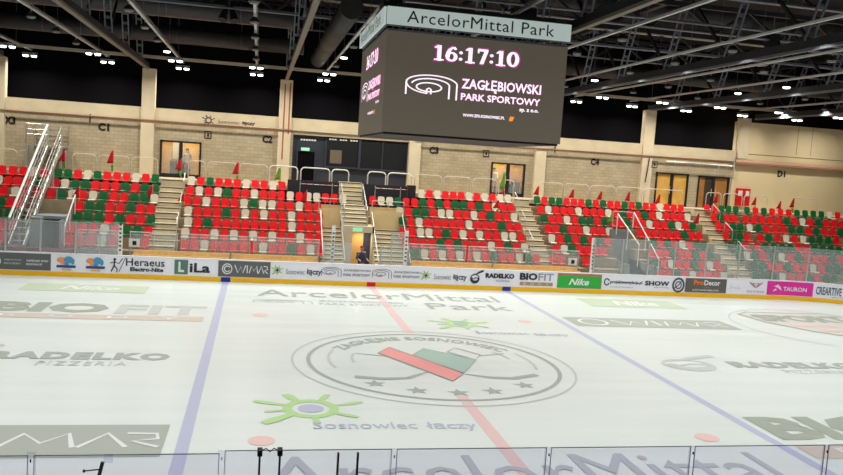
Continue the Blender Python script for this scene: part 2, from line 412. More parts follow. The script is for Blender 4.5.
# ------------------------------------------------------------------ boards round the rink
def bp(s, z, inset=.012):
    """point on the inner face of the far boards at distance s along them"""
    r = RE - RR
    if s <= r: return (s, RH - inset, z)
    a = (s - r) / RR
    return (r + (RR - inset) * math.sin(a), RH - RR + (RR - inset) * math.cos(a), z)
boards = thing('dasher_boards', 'white dasher boards with sponsor panels around the ice rink', 'rink boards', (0, RH, 0))
def ring_band(o0, o1, z0, z1):
    a = rink_path(o0, 14); b = rink_path(o1, 14); n = len(a); mb = MB()
    vs = [(x, y, z0) for x, y in a] + [(x, y, z1) for x, y in a] + [(x, y, z0) for x, y in b] + [(x, y, z1) for x, y in b]; fs = []
    for i in range(n):
        j = (i + 1) % n
        fs += [(i, j, n + j, n + i), (2 * n + j, 2 * n + i, 3 * n + i, 3 * n + j), (n + i, n + j, 3 * n + j, 3 * n + i), (i, 2 * n + i, 2 * n + j, j)]
    mb.add(vs, fs); return mb
ring_band(0, .12, 0, 1.05).build('board_wall', BOARD, boards)
ring_band(-.02, 0, 0, .22).build('kick_plate', YELLOW, boards)['label'] = 'yellow kick plate along the foot of the boards'
ring_band(-.015, .15, 1.05, 1.09).build('cap_rail', mat('cap_white', (232, 230, 236), .4), boards)
def pad(x, m, lab, far=True):
    y = RH - .022 if far else -RH + .022
    MB().box(x - .22, x + .22, min(y, y - .01), max(y, y - .01), 0, .22).build('line_pad', m, boards)['label'] = lab
BLUEI = ink('blue', (20, 50, 150)); REDI = ink('red', (215, 30, 20))
pad(-7.1, BLUEI, 'blue pad at the left blue line'); pad(0, REDI, 'red pad at the center line'); pad(7.1, BLUEI, 'blue pad at the right blue line')
DG = ink('dark_grey', (96, 98, 98)); WI = ink('white', (226, 228, 230)); GI = ink('grey', (110, 116, 124)); KI = ink('black', (40, 42, 48)); SUNG = ink('sun_green', (150, 190, 80)); BROWN = ink('brown', (176, 142, 96))
def bpl(inset): return lambda u, v: bp(u, v, inset)
def cut_panel(s0, s1, z0, z1, inset, m, label=None, n=8):
    mb = MB(); vs = []; fs = []
    for i in range(n + 1):
        s = s0 + (s1 - s0) * i / n; vs += [bp(s, z0, inset), bp(s, z1, inset)]
    for i in range(n): fs.append((2 * i, 2 * i + 2, 2 * i + 3, 2 * i + 1))
    mb.add(vs, fs); o = mb.build('advert_panel', m, boards)
    if label: o['label'] = label
    return o
def btext(s, s0, z0, s1, z1, m, parent=None, bold=0., shear=0., sp=1.0): return mark('lettering', fit(text_uv(s, bold, shear, sp), s0, z0, s1, z1), bpl(.024), m, parent or boards)
def bmark(vf, m, parent=None, name='logo', ins=.022): return mark(name, vf, bpl(ins), m, parent or boards)
A0, A1 = .26, 1.03
p = cut_panel(-19.5, -15.0, A0, A1, .016, DG, 'dark grey panel with small white lettering')
bmark(ribbon(ell(-17.35, .62, .2, .2, 0, 360, 20)[:-1], .06, True), WI, p)
btext('ZAGŁĘBIOWSKA METROPOLIA', -17.0, .66, -16.25, .74, WI, p); btext('MIASTO SPORTU', -17.0, .5, -16.3, .58, WI, p)
btext('WSPIERAMY SPORT', -16.05, .64, -15.1, .74, WI, p, .02); btext('REGIONALNY', -16.05, .48, -15.35, .58, WI, p, .02)
for c in (-14.33, -13.05):
    bmark(join(disc(c - .22, .78, .2, .13), disc(c - .1, .66, .16, .1)), ink('orange', (226, 150, 90)))
    bmark(join(disc(c + .1, .8, .2, .16), disc(c + .02, .6, .1, .14), disc(c + .28, .72, .08, .14)), ink('sky', (70, 150, 190)), None, 'logo', .024)
    bmark(rect(c - .42, .42, c + .42, .54), ink('navy', (58, 66, 140)), None, 'logo', .026); bmark(rect(c - .2, .3, c + .22, .37), ink('amber', (226, 176, 90)))
bmark(join(disc(-12.2, .9, .06, .06), ribbon([(-12.2, .85), (-12.22, .6), (-12.35, .32)], .06), ribbon([(-12.22, .6), (-12.08, .45), (-12.1, .3)], .05), ribbon([(-12.4, .72), (-12.18, .78), (-12.02, .7), (-11.85, .95)], .04), ribbon([(-12.0, .32), (-11.72, 1.0)], .03)), KI)
btext('Heraeus', -11.7, .62, -9.95, .98, KI, None, .01); btext('Electro-Nite', -11.5, .36, -10.0, .56, KI, None, .04)
p = cut_panel(-9.5, -8.88, .3, .99, .017, ink('bottle_green', (84, 122, 104)), 'green square with white letter'); btext('L', -9.32, .4, -9.05, .9, WI, p, .04)
btext('iLa', -8.8, .4, -7.85, .86, KI, None, .03)
p = cut_panel(-7.47, -5.0, A0, A1, .016, DG, 'dark grey panel with white lettering')
bmark(join(ribbon(ell(-7.05, .64, .22, .24, 0, 360, 24)[:-1], .05, True), ribbon(ell(-7.05, .64, .13, .14, 30, 330, 18), .05)), WI, p); bmark(wimar(-6.7, .46, -5.12, .84), WI, p, 'lettering')
for x in (-4.66, 2.78):
    bmark(xf(sun_logo(), x, .66, .24, .24), SUNG); bmark(disc(x, .66, .07, .07, 12), KI, None, 'logo', .026)
    btext('Sosnowiec', x + .42, .48, x + 1.32, .74, GI); btext('łączy', x + 1.42, .42, x + 2.15, .78, KI, None, .02)
for x in (-2.02, .52):
    bmark(xf(arcs_logo(), x, .68, .5, .42), GI)
    btext('ZAGŁĘBIOWSKI', x + .6, .7, x + 1.95, .84, GI, None, .02); btext('PARK SPORTOWY', x + .6, .48, x + 1.95, .62, GI, None, .02)
bmark(xf(pan_logo(), 5.36, .58, .42, .46), KI)
btext('RADELKO', 5.92, .64, 7.48, .9, KI, None, .06); btext('PIZZERIA', 6.5, .46, 7.25, .56, GI)
btext('BIO', 7.78, .6, 8.75, .98, KI, None, .05); btext('FIT', 8.8, .6, 9.65, .98, ink('mid_grey', (150, 156, 168)), None, .02)
p = cut_panel(7.8, 9.62, .32, .5, .016, BROWN, 'brown strip'); btext('B O D Y', 8.0, .36, 9.4, .46, WI, p, 0, 0, 1.5)
cut_panel(9.86, 12.36, A0, A1, .015, ink('rust', (176, 110, 90)), 'reddish border behind the green panel')
p = cut_panel(9.9, 12.32, A0 + .02, A1 - .12, .018, ink('bright_green', (40, 172, 62)), 'bright green panel with white slanted lettering'); btext('Nike', 10.5, .42, 11.65, .78, WI, p, .03, .35)
bmark(ribbon(ell(12.66, .66, .14, .17, 20, 340, 18), .06), KI); btext('projektwentylacja.pl', 12.86, .54, 14.7, .76, KI, None, .025); btext('wentylacja klimatyzacja', 12.86, .36, 14.2, .44, GI)
btext('SHOW', 14.86, .54, 16.3, .8, KI, None, .04); btext('stage technology', 15.4, .42, 16.3, .49, GI)
bmark(join(ribbon(ell(16.84, .62, .32, .36, 0, 360, 26)[:-1], .1, True), ribbon(ell(16.84, .62, .17, .19, 0, 360, 20)[:-1], .06, True), ribbon([(16.6, .45), (16.84, .62), (17.0, .85)], .05)), ink('slate', (60, 66, 84)))
p = cut_panel(17.25, 19.74, A0, A1, .016, ink('warm_grey', (94, 90, 84)), 'dark grey panel with orange and white lettering')
btext('Pro', 17.75, .66, 18.35, .95, ink('orange_ink', (240, 120, 40)), p, .03); btext('Decor', 18.38, .66, 19.35, .95, WI, p, .03); btext('HURTOWNIA MEBLOWA', 17.7, .34, 19.3, .44, WI, p, .01); btext('salon', 18.35, .52, 18.75, .58, ink('orange_ink', (240, 120, 40)), p)
bmark(ribbon([(19.95, .5), (20.05, .75), (20.12, .55), (20.25, .62), (20.35, .52), (20.45, .7), (20.5, .5), (20.62, .6)], .02), GI)
bmark(xf(heart_logo(), 21.55, .78, .4, .2), ink('maroon', (140, 60, 70))); btext('SERCE W SPORCIE', 21.0, .36, 22.08, .46, ink('maroon', (140, 60, 70)))
p = cut_panel(22.26, 25.0, A0, A1, .016, ink('magenta', (226, 40, 160)), 'bright pink panel with white lettering'); bmark(join(poly([(22.6, .45), (22.9, .55), (22.78, .62)]), poly([(22.68, .75), (22.95, .66), (22.98, .86)]), poly([(22.95, .66), (23.2, .5), (23.05, .8)])), WI, p); btext('TAURON', 23.28, .5, 24.65, .74, WI, p, .02)
btext('CREARTIVE', 25.15, .42, 26.5, .88, ink('petrol', (70, 84, 104)), None, .02); btext('studio', 26.0, .3, 26.8, .37, GI)

# ------------------------------------------------------------------ stands
ROWY = [16.9 + .76 * (6 - i) for i in range(8)]
ROWZ = [4.51 - .505 * i for i in range(8)]           # centre of each seat row, top row first
TREAD = [z - .37 for z in ROWZ]
def terrace(name, x0, x1, rows, dz=0):
    mb = MB()
    for i in rows:
        mb.sbox(x0, x1, ROWY[i] - .38, ROWY[i] + .38, 0, TREAD[i] + dz)
    o = mb.build(name, [STEP, RISER]); return struct(o)
VL = (-16.4, -14.95); VR = (14.4, 15.75); CL, CR = -2.45, 2.3
terrace('terrace', -41, VL[0], range(0, 7)); terrace('terrace', VL[0], VL[1], range(0, 3)); terrace('terrace', VL[1], -4.35, range(0, 7))
terrace('terrace', -4.35, CL, range(1, 7)); terrace('terrace', CL, -1.2, (1, 2)); terrace('terrace', .12, CR, (1, 2)); terrace('terrace', CR, 3.3, range(1, 7)); terrace('terrace', 3.3, VR[0], range(0, 7))
terrace('terrace', VR[0], VR[1], range(0, 3)); terrace('terrace', VR[1], 16.4, range(0, 7)); terrace('terrace', 16.4, 22.2, range(0, 8)); terrace('terrace', 22.2, 46, range(0, 8), .1)
terrace('terrace', -1.2, .12, (1,))
wk = MB().box(-41, 46, 21.84, 27.4, 4.3, 4.55).build('walkway', CONC); struct(wk)
# aisle stairs: half steps between the seat rows
def aisle(x0, x1, rows, dz=0):
    mb = MB()
    mb.stepbox(x0, x1, ROWY[0], 21.86, TREAD[0] + dz - .02, 4.54)
    for i in rows:
        mb.stepbox(x0, x1, ROWY[i] - .4, ROWY[i] - .3, 0 if i == rows[-1] else TREAD[i] - .3, TREAD[i] + .004 + dz); mb.stepbox(x0, x1, ROWY[i] - .76, ROWY[i] - .37, 0 if i == rows[-1] else TREAD[i] - .5, TREAD[i] - .25 + dz)
    o = mb.build('aisle_steps', [STEPL, NOSESHADE]); struct(o)
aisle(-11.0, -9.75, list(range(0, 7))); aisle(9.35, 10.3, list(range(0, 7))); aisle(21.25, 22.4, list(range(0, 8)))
# middle block: stairs beside the tunnel, the tunnel itself and its upper stair
def stair(x0, x1, y0, z0, y1, z1, n, name='stair'):
    mb = MB()
    for k in range(n):
        ya = y0 + (y1 - y0) * k / n; mb.stepbox(x0, x1, ya, y1, z0 + (z1 - z0) * k / n, z0 + (z1 - z0) * (k + 1) / n)
    o = mb.build(name, [STEPL, NOSESHADE]); struct(o)
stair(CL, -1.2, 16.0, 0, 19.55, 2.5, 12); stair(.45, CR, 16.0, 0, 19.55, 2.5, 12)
YELC = mat('landing_wall', (226, 200, 146), .8, var=.06)
for a_, b_ in ((CL, -1.22), (.46, CR)): struct(MB().box(a_, b_, 19.51, 19.56, 2.5, 3.5).build('wall_landing', YELC)); struct(MB().box(a_, b_ if a_ < 0 else b_, 20.29, 20.32, 3.15, 3.66).build('wall_landing', YELC))
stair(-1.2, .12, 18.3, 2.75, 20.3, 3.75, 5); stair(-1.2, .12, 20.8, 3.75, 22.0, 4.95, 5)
mb = MB(); mb.box(-1.2, -.72, 17.9, 20.3, 0, 2.4); mb.box(.36, .45, 17.9, 20.3, 0, 2.75); mb.box(-1.2, .45, 17.9, 20.3, 2.4, 2.74); mb.box(-1.2, .45, 20.3, 20.45, 0, 2.4)
struct(mb.build('wall_tunnel', CONC))
mb = MB(); mb.m = 0; mb.box(-.7, -.04, 18.5, 18.6, 0, 2.38)
d = struct(mb.build('door_5', mat('tan_door', (226, 178, 104), .6)))
MB().box(-.03, .35, 18.5, 18.6, 0, 2.38).build('door_leaf', mat('navy_door', (62, 66, 80), .6), d)
L = bpy.data.lights.new('tunnel_lamp', 'AREA'); L.energy = 14; L.size = .5; L.color = (1, .9, .72)
lo = bpy.data.objects.new('tunnel_lamp', L); lo.location = (-.2, 17.95, 2.37); lo.rotation_euler = (.0, 0, 0); COL.objects.link(lo)
ex = MB().box(-.72, -.2, 17.8, 17.88, 2.46, 2.66).build('exit_sign', EXITG); tag(ex, 'small pale green exit sign above the tunnel doorway', 'sign')
# left opening in the stand
mb = MB(); mb.box(VL[0], -15.9, 16.5, 18.8, 0, 2.55); mb.box(-15.05, VL[1], 16.5, 18.8, 0, 2.45); mb.box(-15.9, -15.05, 18.65, 18.8, 0, 2.45); mb.box(VL[0], VL[1], 17.1, 18.8, 2.45, 2.6)
struct(mb.build('wall_portal', mat('portal_grey', (136, 142, 144), .8, var=.1)))
mb = MB(); mb.box(VL[0], VL[1], 18.62, 18.8, 2.6, 3.3); struct(mb.build('wall_parapet', STEP))
MB().box(-15.85, -15.1, 18.5, 18.63, 0, 2.4).build('door_6', DARK)['kind'] = 'structure'
# right opening
mb = MB(); mb.box(VR[0] - .1, VR[0], 15.8, 18.8, 0, 1.5); mb.box(VR[1], VR[1] + .1, 15.8, 18.8, 0, 1.5); mb.box(VR[0], VR[1], 18.75, 18.8, 0, 3.2); mb.box(VR[0], VR[1], 16.2, 18.75, 0, .5)
struct(mb.build('wall_opening', GREYC))

# seats -------------------------------------------------------------
def seat_mesh(name, m):
    mb = MB(); w = .205
    def back(u, v, t): # slightly dished back, tilted
        return (u, .1 + v * .2 + t + .25 * u * u * -1, v)
    outline = [(-.155, -.17), (.155, -.17), (.2, -.05), (w, .1), (.19, .21), (.15, .255), (.06, .27), (-.06, .27), (-.15, .255), (-.19, .21), (-w, .1), (-.2, -.05)]
    mb.prism(outline, back, 0, .035)
    pan = [(-.18, .12), (-.2, -.05), (-.2, -.22), (-.16, -.3), (.16, -.3), (.2, -.22), (.2, -.05), (.18, .12)]
    def pf(u, v, t): return (u, v, -.17 - .04 * math.cos(u * 7) + t + (-.03 if v < -.25 else 0) + (.02 if v < -.1 else 0))
    mb.prism(pan, pf, -.045, .0)
    mb.m = 1
    mb.box(-.03, .03, -.05, .2, -.32, -.23); mb.box(-.03, .03, .14, .2, -.37, -.05); mb.box(-.225, -.2, -.1, .12, -.24, -.2); mb.box(.2, .225, -.1, .12, -.24, -.2)
    mb.v = [(x * .98, y, z * .94 + .0) for x, y, z in mb.v]
    o = mb.build(name, [m, GALV]); return o
PROTO = {'R': seat_mesh('stadium_seat', RED), 'G': seat_mesh('stadium_seat', GREEN), 'W': seat_mesh('stadium_seat', CREAM)}
CN = {'R': 'red', 'G': 'green', 'W': 'white'}
SEATS = [  # sign over the block, part of a row (top row 0), first and last seat, colours
 ('X3', 0, 1.6, 44, 'RRRWR'), ('X3', 1, -2, 46, 'WRRRGW'), ('X3', 2, 3.2, 37.4, 'RWRR'), ('X3', 3, .3, 28.8, 'GRRR'), ('X3', 4, -3, 20, 'GGG'), ('X3', 5, -9, 14, 'RRR'), ('X3', 6, -9, 13, 'RRR'),
 ('C1', 0, 57.7, 155, 'GGRWGRRRWRG'), ('C1', 1, 54.5, 154.5, 'RWGGRRRGRGG'), ('C1', 2, 50.7, 154, 'RGWRWGRRGGW'), ('C1', 3, 79, 150.3, 'RGGRRGRR'), ('C1', 4, 77, 151, 'GGGRGRRG'), ('C1', 5, 70.5, 148, 'RRRWRGGR'), ('C1', 6, 68.4, 145, 'RRRWR..R'),
 ('C2', 0, 191.4, 290.8, 'WRGRRRWRRWRR'), ('C2', 1, 190, 343, 'RWRWGRRWRRRWRWWRRW'), ('C2', 2, 187, 317.5, 'RRWRRRWGWWRRWRR'), ('C2', 3, 188, 319, 'WRRRGRWRWRRWRRR'), ('C2', 4, 188, 319.4, 'WRGRRRRRRRRWRRR'), ('C2', 5, 185, 318.8, 'WRRWRWRWRWRRWRR'), ('C2', 6, 184.3, 320, 'RRWRRRRRWRRGRWR'),
 ('C3', 0, 421.6, 508.4, 'WRWRRRWRWRWW'), ('C3', 1, 373, 511.4, 'RWWGRRGRGRGGRGRWRR'), ('C3', 2, 400, 514.6, 'WRGGRWWRRWRGRRW'), ('C3', 3, 402.4, 518.3, 'GRWRRRRRWRRRGRR'), ('C3', 4, 403.4, 521.5, 'RRWWRGRWRWRRWWR'), ('C3', 5, 406, 525.3, 'RRRRGRGRRRWRGRW'), ('C3', 6, 416, 537, 'GWRWRWRWRGRRWGR'),
 ('C4', 0, 537.5, 681.7, 'GRGGRRRGRGRRGRGRRWRRR'), ('C4', 1, 541.2, 688.5, 'RWRRRWRRRWRGRRGRWRRRW'), ('C4', 2, 544.4, 693.7, 'GRRWRGGRGRRGRRWRRGWRG'), ('C4', 3, 548.7, 609.8, 'RRGRRWRRW'), ('C4', 3, 640.6, 700, 'RRRRRRGRR'),
 ('C4', 4, 552.4, 608, 'WRGRGRGR'), ('C4', 4, 653.9, 705, 'GRGRWRGG'), ('C4', 5, 557, 604, 'RWGRRRR'), ('C4', 5, 651.7, 711, 'RRRGRRGRG'), ('C4', 6, 553, 586.6, 'RR..R'), ('C4', 6, 656.5, 718.5, 'GRWRRGRWR'), ('C4', 7, 661.9, 725, 'RRGRWRRRW'),
 ('D1', 0, 707.8, 736.7, 'RRGGG'), ('D1', 0, 748, 838.7, 'GRGRRRGGGGWR'), ('D1', 1, 714.7, 735, 'RGRR'), ('D1', 1, 746.7, 843, 'RRRRRGRWRGRRR'), ('D1', 2, 719.4, 741.4, 'RRGG'), ('D1', 2, 750.7, 842, 'WGRRRGGRGRRG'),
 ('D1', 3, 727, 748, 'RGGR'), ('D1', 3, 761.4, 837.8, 'RGRWRWGGGR'), ('D1', 4, 732, 746.7, 'GGR'), ('D1', 4, 758.3, 840, 'RGGGGRRGGGG'), ('D1', 5, 740, 764, 'GWGR'), ('D1', 5, 774, 842, 'GWRGRRRGR'), ('D1', 6, 755, 839, 'GGRRGRRWRGG'), ('D1', 7, 757, 836, 'GGGWRRGRGG')]
ORD = ['', 'first', 'second', 'third', 'fourth', 'fifth', 'sixth', 'seventh', 'eighth', 'ninth', 'tenth', 'eleventh', 'twelfth', 'thirteenth', 'fourteenth', 'fifteenth', 'sixteenth', 'seventeenth', 'eighteenth', 'nineteenth', 'twentieth', 'twenty-first', 'twenty-second']
ROWN = ['top row', 'second row down', 'third row down', 'fourth row down', 'fifth row down', 'sixth row down', 'seventh row down', 'eighth row down']
def px_of(X, Y, Z):
    d = Vector((X, Y, Z)) - CAM; return 421.5 + FPX * d.dot(RIGHT) / d.dot(FWD), 237.5 - FPX * d.dot(UP) / d.dot(FWD)
slots = []; cnt = {}
for sign, i, a, b, cs in SEATS:
    Y = ROWY[i]; dz = .1 if sign == 'D1' else 0; Z = ROWZ[i] + dz
    # straight row: find the x of both ends on the row's own line
    def xrow(u):
        lo, hi = -45., 50.
        for _ in range(50):
            m_ = (lo + hi) / 2
            if px_of(m_, Y, Z)[0] < u: lo = m_
            else: hi = m_
        return lo
    X0, X1 = xrow(a), xrow(b); n = len(cs)
    for k, c in enumerate(cs):
        if c == '.': continue
        X = X0 + (X1 - X0) * k / max(1, n - 1)
        if sign == 'X3' and i >= 3 and X > -17.25: continue
        q = cnt[(sign, i)] = cnt.get((sign, i), 0) + 1
        slots.append((((X - CAM.x) ** 2 + (Y - CAM.y) ** 2 + (Z - CAM.z) ** 2), sign, i, q, c, X, Y, Z))
vis = [s for s in slots if -3 < px_of(*s[5:8])[0] < 846]
vis.sort()
near = vis[:298]; nearset = set((s[1], s[2], s[3]) for s in near)
used = {}
for s in near:
    _, sign, i, q, c, X, Y, Z = s
    if c not in used: o = PROTO[c]; used[c] = 1
    else: o = PROTO[c].copy(); COL.objects.link(o)
    o.location = (X, Y, Z); o.rotation_euler = (0, 0, random.uniform(-.04, .04))
    tag(o, f'{CN[c]} plastic seat, {ORD[q]} from left in {ROWN[i]} under the {sign} sign', 'seat', f'plastic seats under the {sign} sign')
smb = {c: None for c in 'RGW'}
rest = MB(); order = {'R': 0, 'G': 1, 'W': 2}
for s in slots:
    if (s[1], s[2], s[3]) in nearset: continue
    _, sign, i, q, c, X, Y, Z = s
    me = PROTO[c].data; o0 = len(rest.v)
    rest.v += [(v.co.x + X, v.co.y + Y, v.co.z + Z) for v in me.vertices]
    for p in me.polygons: rest.f.append(tuple(k + o0 for k in p.vertices)); rest.mi.append(order[c] if p.material_index == 0 else 3)
ro = rest.build('seating', [RED, GREEN, CREAM, GALV]); tag(ro, 'red, green and white plastic seats filling the remaining upper rows', 'seats', None, 'stuff')

# ------------------------------------------------------------------ back wall
WY = 24.0
openings = [(-11.4, -9.1, 6.68), (-3.85, 3.25, 7.52), (8.5, 10.75, 6.66), (19.75, 22.1, 6.72), (22.8, 25.1, 6.68)]
mb = MB(); x = -41
for a, b, zt in openings:
    mb.box(x, a, WY, WY + .3, 0, 7.75); mb.box(a, b, WY, WY + .3, zt, 7.75); x = b
mb.box(x, 25.3, WY, WY + .3, 0, 7.75)
struct(mb.build('wall_back', BRICK))
struct(MB().box(25.3, 50, WY - .02, WY + .3, 0, 10.42).build('wall_right', PANELM))
mb = MB()
for xx in (29.9, 31.0): mb.box(xx, xx + .02, WY - .035, WY - .02, 8.5, 10.4)
mb.box(25.3, 50, WY - .035, WY - .02, 8.3, 8.34); struct(mb.build('trim_2', mat('panel_joint', (120, 104, 78), .8)))
struct(MB().box(-41, 25.35, WY - .12, WY + .3, 7.75, 8.48).build('trim_1', CONC))
for k, xx in enumerate((-20.0, -12.1, -4.38, 3.52, 11.62, 18.9, 25.75)):
    zt = 10.65 if xx not in (3.52, 11.62) else 10.6
    struct(MB().box(xx - .36, xx + .36, WY - .3, WY + .2, 4.55 if xx < 25 else 7.98, zt).build('column', COLM))
struct(MB().box(-42, 50, 27.3, 27.6, 4.4, 15.8).build('wall_upper', VOID))
struct(MB().box(-42, 25.3, WY + .3, 27.4, 8.3, 8.45).build('trim_3', VOID))
mb = MB(); mb.box(-4.2, -4.12, WY - .31, WY - .3, 7.5, 10.5); mb.box(-4.5, -4.42, WY - .312, WY - .3, 6, 10.4)
struct(mb.build('trim_4', mat('rust_stain', (170, 96, 66), .8)))
# pipes
pm = MB(); pm.tube([(-41, WY - .36, 7.74), (-3.9, WY - .36, 7.74)], .05); o = pm.build('wall_pipe', PIPE); tag(o, 'thin copper brown pipe along the wall left of the dark booth', 'pipe')
pm = MB(); pm.tube([(3.5, WY - .36, 7.68), (24.9, WY - .36, 7.74)], .05); o = pm.build('wall_pipe', PIPE); tag(o, 'thin copper brown pipe along the wall right of the dark booth', 'pipe')
pm = MB(); pm.tube([(25.2, WY - .26, 7.75), (48, WY - .26, 7.75)], .19, 10); o = pm.build('wall_pipe', PINKPIPE); tag(o, 'thick pinkish pipe on the tall smooth wall at far right', 'pipe')
pm = MB(); pm.tube([(20.1, WY - .55, 7.45), (25.0, WY - .55, 7.43)], .05, 6); pm.tube([(23.9, WY - .55, 7.45), (23.9, WY - .55, 6.9)], .04); pm.tube([(25.0, WY - .55, 8.0), (25.0, WY - .55, 6.6)], .05)
o = pm.build('valve_pipe', GALV); tag(o, 'grey thin pipe with vertical drops beside the right doors', 'pipe')
for X_, Z_, H_ in ((-15.2, 7.6, .5), (12.55, 7.75, .5)):
    o = MB().tube([(X_, WY - .2, Z_ + H_ / 2), (X_, WY - .2, Z_ - H_ / 2)], .04).build('drop_pipe', DARK); tag(o, 'short dark drop pipe near the %s sign' % ('X3' if X_ < 0 else 'C4'), 'pipe')
o = MB().tube([(19.0, WY - .36, 7.6), (18.85, WY - .36, 6.0)], .035).build('drop_pipe', DARK); tag(o, 'thin dark drop pipe running down the column left of the yellow doors', 'pipe')
# wall signs
def wplace(y): return lambda u, v: (u, y, v)
for s, xx, zz, lab in (('X3', -19.42, 7.2, 'X3'), ('C1', -14.5, 7.18, 'C1'), ('C2', -5.35, 7.12, 'C2'), ('C3', 4.76, 7.14, 'C3'), ('C4', 15.4, 7.1, 'C4'), ('D1', 28.95, 7.15, 'D1')):
    o = mark('block_sign', fit(text_uv(s, .05), xx - .3, zz - .22, xx + .3, zz + .22), wplace(WY - .03), INK, None); tag(o, f'black block number {lab} on the back wall', 'sign')
for xx, zz, s, lab in ((-8.76, 7.14, 'D', 'left of C2'), (8.1, 7.16, 'E', 'above the middle glass doors'), (19.42, 7.2, 'F', 'above the yellow doors')):
    o = mark('door_sign', join(rect(xx - .2, zz + .17, xx + .2, zz + .22), rect(xx - .2, zz - .22, xx + .2, zz - .17), rect(xx - .2, zz - .22, xx - .15, zz + .22), rect(xx + .15, zz - .22, xx + .2, zz + .22), rect(xx - .04, zz - .1, xx + .06, zz + .1)), wplace(WY - .03 if xx < 19 else WY - .32), INK, None); tag(o, f'small black square sign on the wall {lab}', 'sign')
o = mark('wall_logo', xf(sun_logo(), -8.75, 7.98, .3), wplace(WY - .13), INK, None); tag(o, 'black sun logo with lettering on the concrete beam', 'sign')
mark('lettering', fit(text_uv('Sosnowiec'), -8.2, 7.86, -7.0, 8.06), wplace(WY - .13), mat('soft_ink', (104, 96, 84), .7), o); mark('lettering', fit(text_uv('łączy', .03), -6.85, 7.82, -6.1, 8.08), wplace(WY - .13), INK, o)
# red hose cabinet
c = thing('hose_cabinet', 'red fire hose cabinet on the wall right of the brown doors', 'cabinet', (26.1, WY - .3, 4.85))
MB().box(25.65, 26.6, WY - .26, WY - .03, 4.85, 6.0).build('cabinet_body', mat('fire_red', (205, 20, 26), .45), c)
MB().box(25.7, 26.0, WY - .28, WY - .26, 5.5, 5.85).build('cabinet_label', WHITE, c); MB().box(26.25, 26.5, WY - .28, WY - .26, 5.5, 5.85).build('cabinet_label', WHITE, c); MB().box(26.1, 26.14, WY - .3, WY - .26, 5.2, 5.4).build('handle', GALV, c)
# doors with lit foyers behind
def door(n, x0, x1, zt, back, lampw, leafs):
    zb = 4.55
    mb = MB(); t = .1
    mb.box(x0, x0 + t, WY - .06, WY + .2, zb, zt); mb.box(x1 - t, x1, WY - .06, WY + .2, zb, zt); mb.box(x0, x1, WY - .06, WY + .2, zt - t, zt)
    xm = (x0 + x1) / 2; mb.box(xm - .1, xm + .1, WY - .04, WY + .14, zb, zt)
    f = mb.build(f'door_{n}', BLACK); struct(f)
    for k, (a, b) in enumerate(((x0 + t, xm - .1), (xm + .1, x1 - t))):
        MB().box(a, b, WY + .06, WY + .08, zb, zt - t).build('door_glass', GLASS if leafs is None else leafs[k], f)
        if leafs is None: MB().box(a, b, WY + .05, WY + .1, zb, zb + .22).build('bottom_rail', BLACK, f)
    hb = MB()
    for s in (-1, 1): hb.tube([(xm + s * .16, WY - .1, zb + .8), (xm + s * .16, WY - .1, zb + 1.3)], .025)
    hb.build('door_handle', GALV, f)
    if leafs is None:
        mb = MB(); mb.box(x0 - .6, x1 + .6, WY + 2.6, WY + 2.7, zb, 7.4); mb.box(x0 - .7, x0 - .6, WY + .3, WY + 2.7, zb, 7.4); mb.box(x1 + .6, x1 + .7, WY + .3, WY + 2.7, zb, 7.4); mb.box(x0 - .7, x1 + .7, WY + .3, WY + 2.7, 7.4, 7.5)
        struct(mb.build('wall_foyer', back))
        L = bpy.data.lights.new('foyer_lamp', 'AREA'); L.energy = lampw; L.size = 1.2; L.color = (1, .84, .55)
        lo = bpy.data.objects.new('foyer_lamp', L); lo.location = (xm, WY + 1.4, 7.35); COL.objects.link(lo)
door(1, -11.4, -9.1, 6.68, DOORW, 60, None)
door(2, 8.5, 10.75, 6.66, DOORW, 60, None)
PLY = mat('yellow_ply', (214, 168, 80), .6, var=.1, scale=2); PLYB = mat('brown_ply', (168, 118, 58), .6, var=.15, scale=2)
door(3, 19.75, 22.1, 6.72, DOORW, 40, (PLY, PLY)); door(4, 22.8, 25.1, 6.68, DOORB, 20, (PLYB, PLYB))
MB().box(23.35, 23.9, WY + .02, WY + .05, 4.6, 6.55).build('door_panel', mat('dark_panel', (62, 50, 44), .6), bpy.data.objects['door_4'])
# foyer furniture seen through the left and middle doors
for x0, lab in ((-11.0, 'left'), (9.9, 'middle')):
    t = thing('foyer_counter', f'dark foyer counter seen through the {lab} glass doors', 'counter', (x0 + .6, WY + 1.9, 4.55))
    MB().box(x0, x0 + 1.1, WY + 1.6, WY + 2.2, 4.55, 5.45).build('counter_body', DARK, t); MB().box(x0 - .05, x0 + 1.15, WY + 1.55, WY + 2.25, 5.45, 5.5).build('counter_top', BROWN, t)
t = thing('foyer_shelf', 'pale display board on the wall of the left foyer', 'board', (-10.6, WY + 2.55, 5.6)); MB().box(-10.95, -10.35, WY + 2.52, WY + 2.58, 5.6, 6.6).build('board_panel', WHITE, t); MB().box(-11.0, -10.3, WY + 2.5, WY + 2.6, 5.52, 5.6).build('board_ledge', GALV, t)

